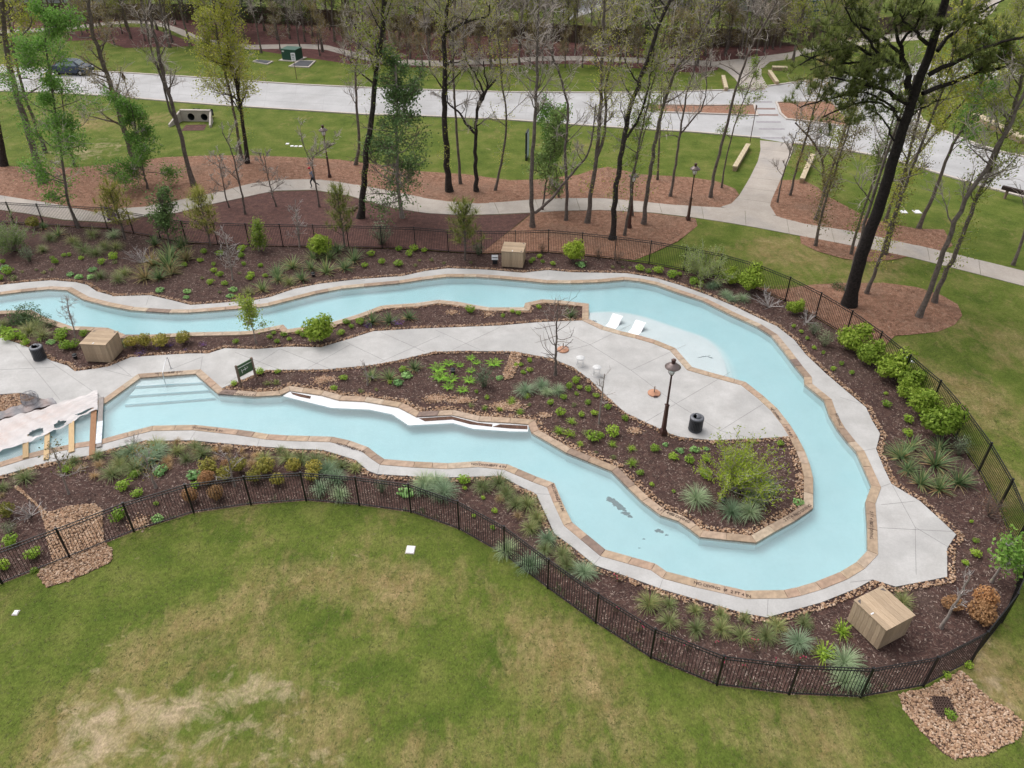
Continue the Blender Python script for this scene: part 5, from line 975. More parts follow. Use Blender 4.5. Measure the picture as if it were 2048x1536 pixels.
tree([(1340,393),(1343,381),(1353,317),(1360.5,266),(1366,228),(1376,178),(1384,150)], .13, 'bare', 'dark tree forking into a wide V', forks=[([(1360,268),(1381,244),(1406,216),(1414,178),(1412,140)], .075)], over=1.)
tree([(1421,395),(1427,355),(1444,287),(1458,236),(1465,198),(1482,147),(1498,102),(1520,63)], .15, 'bare', 'dark curved tree nearest the crossing path', t0=.5)
tree([(1443,376),(1452,317),(1472,241),(1488,200)], .08, 'yng', 'thin tree leaning against the curved dark one', nb=9, L1=(.7, 1.8))
tree([(1555,405),(1563,360),(1572,330),(1585,290)], .08, 'bare', 'thin dark stem right of the crossing path', nb=9, L1=(.6, 1.6), over=1.)
tree([(1580,391),(1592,340),(1607,294),(1626,227),(1644,166)], .11, 'oli', 'mossy thin tree right of the low stone wall', bark='bark')
tree([(1650,393),(1648,350),(1646,321),(1630,285),(1607,262)], .14, 'bare', 'crooked tree with low spreading limbs', forks=[([(1646,321),(1660,290),(1668,262)], .06)], bark='bark', over=1., t0=.3, nb=14)
tree([(1631,440),(1650,385),(1670,320),(1687,268),(1714,187),(1730,130)], .15, 'yel', 'dark tree on the mulch right of the path junction', bark='bark')
tree([(1631,492),(1642,433),(1656,385),(1680,310)], .12, 'oli', 'pale thin tree below the path, left of the tall pine', bark='bark')
tree([(1702,508),(1714,460),(1735,396),(1770,300),(1785,240)], .11, 'yng', 'pale thin tree hidden behind the tall pine', bark='bark')
tree([(1770,508),(1784,460),(1800,390),(1821,294),(1845,205)], .15, 'oli', 'pale-footed tree right of the tall pine', bark='bark')
tree([(1693,583),(1711,514),(1741,407),(1768,321),(1790,260)], .14, 'bare', 'slim black trunk hugging the tall pine')
tree([(1733,587),(1757,524.5),(1784,447),(1808,380),(1840,294),(1872,214),(1896,160),(1905,110)], .13, 'yel', 'slim black curved trunk right of the tall pine', t0=.6)
tree([(1770,444),(1786,396),(1815,330),(1860,280),(1901,227),(1960,170)], .13, 'yel', 'arching dark tree beyond the path on the right')
tree([(1837,457),(1856,412),(1869,388),(1896,308),(1944,227),(1955,190)], .16, 'grn', 'mossy tree with green leaves at the right', t0=.45, nb=20, L1=(1., 2.4), per=3, bark='bark')
tree([(1837,634),(1861,581),(1885,514),(1909,447),(1941,380),(1976,334),(2008,273),(2048,187)], .19, 'bare', 'left trunk of the leaning pair in the round bed', t0=.35)
tree([(1869,605),(1880,567),(1912,500),(1933,447),(1960,380),(1982,334),(2003,289),(2030,200)], .17, 'yel', 'right trunk of the leaning pair in the round bed', bark='bark', t0=.4)
tree([(2026,530),(2040,495),(2052,455),(2070,400)], .12, 'bare', 'thin trunk at the right edge of the picture')
# young trees and saplings inside the garden
tree([(152,684),(147,655),(140,630),(134,605)], .05, 'bare', 'bare young tree behind the left timber box', nb=16, L1=(.4, .9), over=.3, t0=.35, bark='bark_p', tk=.6)
tree([(513,686),(506,660),(498,635),(492,612)], .045, 'yng', 'young willow-like tree beside the upper channel', nb=16, L1=(.4, .9), over=.3, t0=.3, bark='bark_p', tk=.6, per=2)
tree([(735,769),(734,755),(730,735)], .05, 'bare', 'white bare sapling at the left of the island bed', nb=6, L1=(.3, .7), over=.3, t0=.3, bark='bark_p', tk=.6, levels=2)
tree([(1198,846),(1201,815),(1205,785),(1208,758)], .05, 'bare', 'pale bare sapling in the island bed left of the lamp post', nb=8, L1=(.4, 1.), over=.3, t0=.35, bark='bark_p', tk=.6, levels=2)
tree([(1983,1163),(1998,1140),(2016,1110)], .06, 'grn', 'small leafy tree leaning at the right fence', nb=12, L1=(.4, .9), over=.4, t0=.45, bark='bark_p', tk=.6, per=1)
tree([(1883,1254),(1902,1222),(1922,1188),(1936,1160)], .07, 'bare', 'leaning bare sapling beside the rusty shrubs', nb=8, L1=(.4, .9), over=.2, t0=.35, bark='bark_p', tk=.6, levels=2)
tree([(137,987),(128,960),(118,930),(108,905)], .05, 'oli', 'sapling with few yellow leaves in the front bed at left', nb=11, L1=(.5, 1.1), over=.3, t0=.35, bark='bark_p', tk=.6, levels=2)
tree([(311,974),(303,950),(292,922)], .07, 'oli', 'leaning grey sapling among blue grasses of the front bed', nb=8, L1=(.5, 1.), over=.3, t0=.35, bark='bark_p', tk=.6, levels=2)
tree([(469,971),(464,950),(456,918)], .06, 'bare', 'white forked sapling behind the front fence', nb=7, L1=(.5, 1.), over=.2, t0=.35, bark='bark_p', tk=.6, levels=2)
tree([(338,487),(334,460),(328,430),(325,400)], .08, 'evg', 'dark evergreen sapling at the back fence between young pines', nb=26, L1=(.4, 1.2), over=.4, t0=.2, per=2, keep=.8)
tree([(518,501),(517,480),(516,458)], .04, 'yng', 'pale green wispy sapling at the back fence', nb=20, L1=(.3, .6), over=.3, t0=.1, bark='bark_p', tk=.6, per=2)
for a, b, ds in (([(465,558),(462,530),(456,500),(448,470)], 40, 'silvery bare cypress sapling in the back bed'), ([(599,493),(597,470),(594,445),(590,420)], 36, 'whitish bare cypress sapling against the back fence'), ([(1110.5,749),(1111.5,715),(1113,670),(1115,625),(1116,608)], 44, 'bare young cypress with spreading branches beside the stools')):
    tree(a, .06 if b < 44 else .09, 'bare', ds, nb=b if b < 44 else 26, L1=(.5, 1.15) if b < 44 else (1.2, 2.3), over=.2, t0=.2, bark='bark_p' if b < 44 else 'bark', tip=.2, levels=2, el=(.3, .8) if b < 44 else (.15, .55), n2=(3, 6) if b < 44 else (2, 4), tk=.75 if b < 44 else .6)
for a, ds, lf, nb, lean in (([(1455,976),(1457,970),(1459,966)], 'willow-like airy green shrub tree at the island tip', 'l_will', 60, (.35, .1, 0)), ([(1401,557),(1402,549),(1403,542)], 'feathery pale green tree behind the right fence corner', 'l_fea', 40, (0, 0, 0)), ([(28,501),(27,492),(26,484)], 'pale feathery bush at the left end of the back bed', 'l_fea', 46, (0, 0, 0))):
    M.setdefault('l_will', leaf('willow_leaf', [(.18, .24, .02), (.26, .33, .035), (.33, .39, .06)], .45)); root = G(*a[0]); g = np.random.default_rng(int(a[0][0])); lim = []; tw = []; tips = []
    for k in range(nb):
        az = g.uniform(0, 6.283); e = g.uniform(.45, 1.4); L = g.uniform(1.5, 2.9)*(1 if lf == 'l_will' else .85); b = bow(np.array([g.normal()*.08, g.normal()*.08, 0]), np.array([math.cos(az)*math.cos(e), math.sin(az)*math.cos(e), math.sin(e)])+np.array(lean), L, g, -.05, 6, .05); lim.append((b, np.linspace(.022, .006, 7)))
        for j in range(9): p = lerp(b, g.uniform(.3, 1.)); c = bow(p, (b[-1]-b[0])/L+g.normal(size=3)*.5, g.uniform(.25, .6), g, .1, 2, .1); tw.append((c, np.array([.006, .005, .004]))); tips += [c[-1], c[1], p]
    T = dict(root=root, trunk=lim[:6], limbs=lim[6:], tw=tw, leaf=(lf, leafpts(np.array(tips), 4, (.08, .17), .08, 5, .35)), bark='bark_p', desc=ds, x=0, name='airy_shrub'); TREES.append(T)
def build_tree(T, lb, **k):
    r = empty(T['name'], T['root'], label=lb, cat='tree', **k); skel_tube(T['trunk'], 8).build('trunk', M[T['bark']], r, True)
    if T['limbs']: skel_tube(T['limbs'], 4).build('limbs', M[T['bark']], r)
    if T['tw']: skel_tube(T['tw'], 3).build('twigs', M['twig_d' if T['name'] == 'evergreen_tree' else 'twig' if T['bark'] != 'bark_p' else 'twig_w'], r, kind='stuff')
    if T['leaf']: v, q = T['leaf'][1]; link('crown', mesh_np('crown', v, [q], False, M[T['leaf'][0]]), r)
    return r
for T in TREES: build_tree(T, T['desc'])
# ---- the tall pine
M['bark_k'] = surf('black_pine_bark', [(.3, (.010, .008, .008)), (.66, (.032, .025, .023)), (.84, (.11, .095, .09))], 7, .95, fine=30, fine_amt=.4, bscale=18, bstr=.9, bdist=.04)
def pine_tree():
    base = (1698,610); Y = G(*base)[1]; tp = [base,(1714,540.5),(1735.5,474),(1757,420),(1770,380),(1789,308),(1808,254),(1824,201),(1837,160.5),(1858.6,107),(1875,53.5),(1891,0),(1905,-60)]
    pts = densify([P(x, y, Y) for x, y in tp], 3, .02, 5); pts[0][2] = -.1; root = pts[0].copy(); r = empty('tall_pine', root, label='tall black-barked pine towering over the right side', cat='pine tree')
    rad = np.linspace(.4, .17, len(pts)); rad[0] = .55; rad[1] = .46; skel_tube([(pts-root, rad)], 12).build('trunk', M['bark_k'], r, True)
    LIM = [([(1821,187),(1816,150),(1808,112),(1794,67),(1790,20)], .15, 0), ([(1813,206),(1768,177),(1714,166),(1660,154)], .10, -2), ([(1816,140),(1754,115),(1714,94),(1671,72),(1640,60)], .09, 2), ([(1845,187),(1901,166),(1955,144.5),(2048,128),(2110,110)], .10, 2), ([(1856,150),(1928,115),(1995,86),(2048,75),(2100,60)], .10, -2), ([(1875,102),(1917,53),(1955,29),(2008,0)], .09, 2), ([(1856,88),(1821,53),(1800,30)], .08, -2), ([(1800,241),(1784,211),(1741,187),(1715,185)], .06, -1.5), ([(1794,290),(1770,245),(1745,205)], .045, 1), ([(1808,112),(1760,70),(1700,40),(1650,30)], .07, 1.5), ([(1800,90),(1840,40),(1850,0)], .06, -1), ([(1716,166),(1690,190),(1650,200),(1600,215)], .04, -1), ([(1760,115),(1720,125),(1660,128),(1620,140)], .05, 1), ([(1794,240),(1812,238),(1850,215),(1880,200)], .04, 1), ([(1770,120),(1720,60),(1690,15)], .05, -2), ([(1795,225),(1750,200),(1700,212),(1645,235)], .05, -1), ([(1740,170),(1700,150),(1640,120),(1600,110)], .05, 2), ([(1714,94),(1660,100),(1600,130)], .05, -1), ([(1960,140),(1990,120),(2040,100)], .05, 1)]
    g = np.random.default_rng(3); paths = []; V = []; tips = []
    for l, r0, dy in LIM:
        p = densify([P(x, y, Y+dy*i/(len(l)-1)) for i, (x, y) in enumerate(l)], 3, .05, 9); paths.append((p-root, np.linspace(r0*1.4, .035, len(p))))
        bare_ = r0 <= .046
        for k in range(5 if bare_ else 11):
            u = g.uniform(.3, 1.); q = np.array([np.interp(u, np.linspace(0, 1, len(p)), p[:, c]) for c in range(3)]); d = g.normal(size=3)+np.array([0, 0, .35]); b = bow(q, d, g.uniform(.7, 1.9), g, .5, 3, .12); paths.append((b-root, [.02, .014, .01, .007]))
            for m in range(3): tips.append(b[-1-m]*1.+g.normal(size=3)*.12)
            for m in range(3):
                d2 = (b[-1]-b[0])+g.normal(size=3)*.8; c2 = bow(b[2], d2, g.uniform(.4, .9), g, .4, 2, .1); paths.append((c2-root, [.012, .009, .006])); tips += [c2[-1], c2[1]]
    skel_tube(paths, 5).build('limbs', M['bark_k'], r)
    tips = np.array(tips)-root; n = 46
    for k, c in enumerate(tips):
        if g.random() < .15: continue
        v, q = blades(n, (.18, .36), (.018, .03), (-50, 88), (0, .5), 1, .03, k+7, .5); V.append((v+c, q))
    link('needles', mesh_np('needles', *[f(cat_(*V)) for f in (lambda t: t[0], lambda t: [t[1]])], False, M['l_needle']), r)
pine_tree()
# ---- trees and brush beyond the road: a few kinds, copied
def far_proto(kind, seed, h):
    g = np.random.default_rng(seed); pts = densify([(0, 0, -.1), (g.normal()*.2, 0, h*.35), (g.normal()*.4, g.normal()*.3, h*.7), (g.normal()*.6, 0, h)], 3, .04, seed); rad = flare(pts, .15, .04)
    if kind == 'conifer':
        a, b, c = grow(pts, rad, seed, 50, (1.4, 3.), .12, 2, (-.1, .3)); lf = ('l_dark', leafpts(c, 9, (.15, .32), .32, seed, .4)); b = []
    elif kind == 'yellow': a, b, c = grow(pts, rad, seed, 30, (1.6, 3.4), .25, 3); lf = ('l_yel', leafpts(c, 3, (.12, .24), .22, seed))
    elif kind == 'olive': a, b, c = grow(pts, rad, seed, 24, (1.4, 3.), .2, 3); lf = ('l_vine', leafpts(c, 2, (.1, .2), .2, seed))
    else: a, b, c = grow(pts, rad, seed, 24, (1.4, 3.6), .3, 3); lf = None
    l = [('trunk', skel_tube([(pts, rad)], 6).mesh('trunk', M['bark'])), ('limbs', skel_tube(a, 3).mesh('limbs', M['bark']))]
    if b: l.append(('twigs', skel_tube(b, 3).mesh('twigs', M['twig'])))
    if lf: l.append(('crown', mesh_np('crown', lf[1][0], [lf[1][1]], False, M[lf[0]])))
    return l
FARP = {'bare': [far_proto('bare', s, 12) for s in (11, 12, 13)], 'conifer': [far_proto('conifer', s, 11) for s in (21, 22)], 'yellow': [far_proto('yellow', s, 12) for s in (31, 32)], 'olive': [far_proto('olive', s, 9) for s in (41, 42)]}
FAR = {'bare': '30,72;60,40;120,66;145,64;205,60;258,64;315,60;340,95;380,92;415,60;523,106;601,104;645,104;720,100;745,118;770,100;820,118;860,140;905,138;930,142;985,138;1000,110;1040,132;1076,108;1105,130;1150,106;1190,128;1240,132;1262,108;1300,130;1345,115;1375,105;1395,132;1410,112;1480,118;1487,119;1512,113;1528,105;1180,100;1230,95;1330,95;1430,92;1545,98;860,80;940,75;1010,80;15,20;90,25;130,40;180,35;230,30;300,35;350,50;465,90;490,80;555,80;580,78;625,76;670,84;700,80;735,70;790,88;830,82;900,96;960,98;1040,95;1090,90;1125,98;1205,112;1275,118;1320,105;1360,98;1450,108;1380,85;1290,70;1210,70;1150,75',
       'conifer': '375,45;400,20;455,30;490,50;530,62;560,45;590,30;620,40;690,62;760,55;840,50;900,30;975,66;1020,40;1120,72;1292,118;1440,75;1470,40;1560,84;1600,60;440,60;720,20;1350,45;470,75;505,35;545,20;580,60;650,25;610,65;800,35;870,20;1060,30;1150,40;1250,50;430,10;330,20;250,20;150,15;60,12;1400,60;1520,50;1240,20;1310,30', 'yellow': '45,60;110,52;175,64;300,70;345,86;420,78;470,66;610,84;740,82;770,92;835,100;915,108;1000,98;1055,108;1135,104;1205,98;1265,112;1365,110;1405,100;1455,98;225,55;262,78;660,60;700,35;800,70;880,48;930,55;1070,50;1310,95;1340,70;1585,124;1640,112;1700,100;1950,196;1990,170;2030,210;1900,150;1975,260;20,90;2010,120;1780,60', 'olive': '95,70;165,70;245,68;290,82;640,112;705,118;790,140;845,135;960,120;1015,140;1130,135;1165,135;1215,140;1330,142;1365,140;1420,135;1290,90;60,95;1060,135;200,75;230,90;330,70;420,85;470,100;560,100;690,108;730,126;760,122;815,128;880,125;905,124;935,128;990,122;1085,128;1190,132;1250,136;1275,132;1310,138;1350,132;1390,128;1450,112;1475,112;1500,104;1535,98;1560,96;740,90;800,95;860,98;925,92'}
FD = {'bare': 'bare grey-twigged tree beyond the road', 'conifer': 'dark evergreen tree in the far wood', 'yellow': 'yellow-green leafed tree beyond the road', 'olive': 'olive brown brushy tree along the far path'}
for kd, data in FAR.items():
    pts = sorted(tuple(map(float, q.split(','))) for q in data.split(';'))
    for i, (px, py) in enumerate(pts):
        g = G(px, py); s = rnd(.75, 1.15)*(.62 if kd == 'olive' else .8 if kd == 'yellow' and px > 1880 else 1); r = empty({'bare': 'bare_tree', 'conifer': 'evergreen_tree', 'yellow': 'leafing_tree', 'olive': 'brushy_tree'}[kd], (g[0], g[1], 0), rnd(0, 6.28), label='%s, %s from the left' % (FD[kd], ordn(i+1)), cat='tree', group='%ss' % FD[kd]); r.scale = (s, s, s*rnd(.9, 1.15))
        for pn, me in FARP[kd][(i*5+int(px)) % len(FARP[kd])]: link(pn, me, r, kind='stuff' if pn == 'twigs' else None)
# ---------------------------------------------------------------- far setting objects
M['lime_stone'] = surf('limestone', [(.3, (.42, .34, .22)), (.7, (.56, .47, .33))], 1.5, .9, fine=8, fine_amt=.12)
M['stone_side'] = surf('limestone_face', [(.3, (.26, .185, .11)), (.7, (.42, .31, .2))], 3, .9, fine=10, fine_amt=.2, bscale=6, bstr=.5)
def wall(q, h, label, n=8):
    a, b, c, d = [G(*p, h)[:2] for p in q]; ctr = (a+b+c+d)/4; r = empty('stone_seat_wall', (*ctr, 0), label=label, cat='wall', group='low limestone walls')
    A, B = (a+b)/2-ctr, (c+d)/2-ctr; wd = max(.4, np.linalg.norm(a-b)); dv = B-A; L = np.linalg.norm(dv); an = math.atan2(dv[1], dv[0])
    for k in range(n):
        p = A+dv*(k+.5)/n; MB().box((0, 0, 0), (L/n-.01, wd, .1)).build('cap_stone', M['lime_stone'], r, loc=(p[0], p[1], h-.05)).rotation_euler = (0, 0, an)
        MB().box((0, 0, 0), (L/n-.012, wd-.08, h-.1)).build('block', M['stone_side'], r, loc=(p[0], p[1], (h-.1)/2)).rotation_euler = (0, 0, an)
wall([(1443,150),(1450,150),(1460,174),(1446,175)], .45, 'low limestone seat wall on the grass left of the far path', 6)
wall([(1537,140),(1541.5,139.5),(1559,162),(1551,163)], .45, 'low limestone seat wall right of the far path junction', 6)
wall([(1492.6,286.5),(1500.8,287.5),(1475,334),(1464.7,331)], .45, 'low limestone seat wall on the near lawn left of the crossing path', 8)
wall([(1621.8,307),(1629.8,308),(1609.7,357),(1599.6,356)], .45, 'mottled low stone wall right of the crossing path', 8)
wall([(1944,226),(1948,222),(2054,272),(2050,280)], .55, 'curving limestone planter wall at the right corner lot', 14)
wall([(1545,134),(1545,131),(1575,132),(1575,135)], .4, 'short low stone wall partly behind the pine foliage', 4)
# wooden privacy fence far behind, board by board
def privacy(pts, h, label):
    g = [G(*p)[:2] for p in pts]; r = empty('privacy_fence', (*g[0], 0), label=label, cat='fence'); o0 = g[0]; cnt = 0; rest = MB(); bdm = MB().box((0, 0, h/2), (.44, .03, h)).mesh('board', M['privacy'])
    for a, b in zip(g[:-1], g[1:]):
        L = np.linalg.norm(b-a); n = int(L/.46); an = math.atan2(*(b-a)[::-1])
        for k in range(n):
            p = a+(b-a)*(k+.5)/n-o0
            if cnt < 280: o = link('board', bdm, r, loc=(p[0], p[1], rnd(-.03, .02))); o.rotation_euler = (0, 0, an)
            else: rest.box((p[0], p[1], h/2), (.44, .03, h), an)
            cnt += 1
        c = (a+b)/2-o0
        for z in (.4, h-.3): MB().box((0, 0, 0), (L, .06, .09)).build('rail', M['privacy'], r, loc=(c[0], c[1]+.06, z)).rotation_euler = (0, 0, an)
    if rest.n: rest.build('boards', M['privacy'], r, kind='stuff')
privacy([(-40,41),(100,41),(370,40),(640,52),(880,66)], 2.3, 'brown wooden privacy fence at the far left behind the wood')
privacy([(880,66),(1180,88),(1350,93),(1480,94),(1580,91),(1640,84)], 2.3, 'brown wooden privacy fence behind the far path in the centre')
privacy([(1690,78),(1760,68),(1850,57),(1890,40),(1912,20)], 2.2, 'brown wooden privacy fence rising behind the tall pine')
# transformer and pads
tr = empty('transformer_box', G(578,122), R(-16), label='dark green utility transformer box on a concrete pad', cat='utility box'); M['tgreen'] = flat('utility_green', (.022, .075, .05), .55)
MB().box((0, 1.0, .68), (2.0, 1.7, 1.25)).build('cabinet', M['tgreen'], tr); MB().box((0, 1.0, 1.33), (2.1, 1.8, .06)).build('lid', flat('utility_green_top', (.06, .13, .10), .5), tr); MB().box((0, 1.0, .02), (2.7, 2.5, .1)).build('pad', M['kerb'], tr)
for x in (-.5, .5): MB().box((x, .142, .7), (.9, .02, 1.0)).build('door', M['tgreen'], tr)
MB().box((-.75, .13, 1.1), (.3, .01, .15)).build('sticker', M['white'], tr)
M['vault'] = flat('vault_dark', (.06, .062, .07), .8, nscale=5)
for q, lb in (([(577,134),(618,136),(632,123),(600,122)], 'dark vault lid with tan rim right of the transformer'), ([(505,124),(535,130),(547,124),(515,120.5)], 'dark vault lid with tan rim left of the transformer')):
    p = np.array(G2(q)); c = p.mean(0); r = empty('utility_vault', (*c, 0), label=lb, cat='utility lid', group='utility vault lids'); slab('rim', [[tuple(v) for v in p-c]], 0, .12, M['kerb'], r); slab('lid', [[tuple(v) for v in (p-c)*.84]], .1, .135, M['vault'], r)
# signs
def sign(px, py, h, label, build, cat='sign', name='road_sign'):
    r = empty(name, G(px, py), label=label, cat=cat); MB().tube([(0, 0, 0), (0, 0, h)], .035, 6).build('post', M['brown_metal'], r); build(r, h)
def b1(r, h):
    MB().box((0, -.05, h-.42), (.5, .03, .85)).build('panel', M['white'], r)
    for z, w_ in ((h-.15, .3), (h-.3, .36), (h-.48, .22), (h-.66, .3)): MB().box((0, -.068, z), (w_, .006, .06)).build('print', M['dark_metal'], r)
sign(593.5, 158.7, 2.95, 'white rectangular road sign in front of the transformer', b1)
def b2(r, h):
    d = .48; MB().add([(0, -.05, h-2*d+.1), (d*.5, -.05, h-d+.1), (0, -.05, h+.1), (-d*.5, -.05, h-d+.1), (0, -.02, h-2*d+.1), (d*.5, -.02, h-d+.1), (0, -.02, h+.1), (-d*.5, -.02, h-d+.1)], [[0, 1, 2, 3], [7, 6, 5, 4], [0, 4, 5, 1], [1, 5, 6, 2], [2, 6, 7, 3], [3, 7, 4, 0]]).build('panel', M['brown_metal'], r)
sign(260, 200, 2.8, 'brown diamond sign back by the road at left', b2)
def b3(r, h):
    d = .5; MB().add([(-d, -.05, h), (d, -.05, h), (0, -.05, h-.85), (-d, -.02, h), (d, -.02, h), (0, -.02, h-.85)], [[0, 3, 4, 1], [1, 4, 5, 2], [2, 5, 3, 0]], [[0, 1, 2], [5, 4, 3]]).build('panel', M['brown_metal'], r)
sign(1937, 104, 2.5, 'dark triangular yield sign back at the upper right', b3)
for px, py, h, lb in ((1500,284,3.2,'thin dark post at the crossing left of the path'),(1671,243,2.6,'thin dark post standing in the right median bed'),(1700,308,2.9,'thin dark post on the lawn left of the tall pine')):
    sign(px, py, h, lb, lambda r, h: MB().box((0, 0, h), (.06, .3, .45)).build('panel', M['brown_metal'], r), 'post', 'sign_post')
a = G(1054,317); r = empty('information_panel', a, R(80), label='tall printed panel seen edge-on among the central trees', cat='panel')
MB().box((0, 0, 1.25), (1.2, .14, 2.5)).build('frame', M['dark_metal'], r); 
m_, n_, b__, o_ = newmat('panel_print'); n_.links.new(ramp(n_, noise(n_, 2.4, 4, .6, coord(n_, 'Object', (1, 1, 3)), 1.), [(.35, (.62, .64, .66)), (.5, (.25, .4, .55)), (.6, (.6, .6, .6)), (.75, (.2, .22, .25))]), b__.inputs['Base Color'])
for s in (-1, 1): MB().box((0, s*.08, 1.32), (1.08, .02, 2.15)).build('print', m_, r)
# culvert headwall
hw = empty('culvert_headwall', G(394,243), R(-3), label='concrete culvert headwall with two round pipe openings', cat='culvert')
def headwall():
    W, Hh = 3.0, 1.05; cs = ((-.5, .46, .36), (.85, .46, .34)); ring = [(-W/2, 0), (W/2, 0), (W/2, Hh), (-W/2, Hh)]; rg = [ring]+[[(cx+rr*math.cos(k*math.pi/10), cy+rr*math.sin(k*math.pi/10)) for k in range(20)] for cx, cy, rr in cs]
    V, T = fill(rg); v = np.column_stack([V[:, 0], np.zeros(len(V)), V[:, 1]]); link('face', mesh_np('face', v, [T], False, M['kerb']), hw)
    MB().box((0, .14, Hh+.03), (W+.1, .34, .1)).build('coping', M['kerb'], hw)
    for cx, cy, rr in cs:
        V = []; 
        for y in (0, 1.6): V += [(cx+rr*math.cos(k*math.pi/10), y, cy+rr*math.sin(k*math.pi/10)) for k in range(20)]
        link('pipe', mesh_np('pipe', V, [[[k, (k+1) % 20, 20+(k+1) % 20, 20+k] for k in range(20)]], False, M['vault']), hw); MB().box((cx, 1.6, cy), (2*rr, .02, 2*rr)).build('pipe_end', flat('black_void', (.004, .004, .004), 1.), hw)
    for s in (-1, 1): MB().hexa([(s*W/2, 0, 0), (s*(W/2+.5), -1.9, 0), (s*(W/2+.66), -1.85, 0), (s*(W/2+.18), .05, 0)], [(s*W/2, 0, 1.03), (s*(W/2+.5), -1.9, .25), (s*(W/2+.66), -1.85, .25), (s*(W/2+.18), .05, 1.03)]).build('wing_wall', M['kerb'], hw)
headwall()
sheet('culvert_apron', [G2([(372,250),(414,249),(408,261),(362,262)])], .012, M['mulch2'], kind='structure')
# dark timber rail at the right edge
r = empty('timber_rail', G(2009,397), label='dark timber beam rail on posts at the right edge', cat='rail'); o0 = G(2009,397); M['darkwood'] = wood('dark_timber', (.03, .02, .018), (.065, .042, .036)); e = G(2110,424)
for p in (o0, (o0+e)/2, e): MB().box((p[0]-o0[0], p[1]-o0[1], .35), (.16, .16, .7)).build('post', M['post'], r)
d = e-o0; MB().box((0, 0, 0), (np.hypot(d[0], d[1])+.9, .3, .28)).build('beam', M['darkwood'], r, loc=(d[0]/2, d[1]/2, .82)).rotation_euler = (0, 0, math.atan2(d[1], d[0]))
r = empty('timber_rail', G(1700,136), 0, label='low dark timber rail on the grass behind the pine branches', cat='rail')
MB().box((0, 0, .55), (3.2, .22, .24)).build('beam', M['darkwood'], r)
for x in (-1.2, 1.2): MB().box((x, 0, .22), (.14, .14, .44)).build('post', M['darkwood'], r)
# car on the road at left
def car():
    r = empty('parked_car', G(146,148), R(-3), label='dark blue-grey car on the road at left behind green tree', cat='car'); M['carpaint'] = flat('car_paint', (.05, .065, .095), .25, .4, .5); M['cglass'] = flat('car_glass', (.20, .24, .27), .1, 0, .6); M['tyre'] = flat('tyre', (.012, .012, .013), .9)
    pr = [(-2.35, .3), (-2.4, .7), (-2.3, .95), (-1.95, 1.05), (-1.6, 1.1), (-1.0, 1.58), (-.2, 1.68), (.9, 1.62), (1.5, 1.1), (2.2, .95), (2.4, .75), (2.38, .35)]
    n = len(pr); V = []
    for y, s in ((-.9, 1), (.9, 1)): V += [(x, y*(1 if z < 1.12 else .8), z) for x, z in pr]
    i = np.arange(n); j = (i+1) % n; Q = np.stack([i, j, j+n, i+n], 1)
    me = mesh_np('body', V, [Q[:, ::-1]], False, M['carpaint']); bmq = MB(); link('body', me, r)
    for s in (0, n):
        y = -.9 if s == 0 else .9; ct = np.array([(0, y, .7)]); VV = np.vstack([np.array(V[s:s+n]), ct]); T = [[k, (k+1) % n, n] for k in range(n)]; link('side_panel', mesh_np('side_panel', VV, [T], False, M['carpaint']), r)
    for y in (-1, 1):
        for q in ([(-1.45, 1.12), (-.95, 1.52), (-.3, 1.6), (-.3, 1.12)], [(-.2, 1.12), (-.2, 1.6), (.85, 1.54), (1.3, 1.12)]):
            MB().add([(x, y*(.905 if z < 1.2 else .73), z) for x, z in q], [[0, 1, 2, 3]]).build('side_window', M['cglass'], r)
    MB().add([(1.44, -.68, 1.17), (1.44, .68, 1.17), (.97, .66, 1.58), (.97, -.66, 1.58)], [[0, 1, 2, 3]]).build('windscreen', M['cglass'], r, loc=(.03, 0, .02)); MB().add([(-1.56, -.68, 1.16), (-1.56, .68, 1.16), (-1.06, .66, 1.56), (-1.06, -.66, 1.56)], [[3, 2, 1, 0]]).build('rear_window', M['cglass'], r, loc=(-.03, 0, .02))
    for x in (-1.45, 1.45):
        for y in (-.82, .82):
            w_ = MB().lathe([(.18, -.1), (.33, -.1), (.34, 0), (.33, .1), (.18, .1)], m=18).build('wheel', M['tyre'], r, loc=(x, y, .34)); w_.rotation_euler = (math.pi/2, 0, 0); c = MB().lathe([(.01, -.09), (.19, -.09), (.19, .09), (.01, .09)], m=14).build('rim', M['steel'], w_)
    for y in (-.65, .65): MB().box((2.36, y, .78), (.08, .36, .14)).build('headlight', M['glass'], r); MB().box((-2.34, y, .88), (.08, .3, .16)).build('tail_light', flat('red_lens', (.3, .01, .01), .3), r)
car()
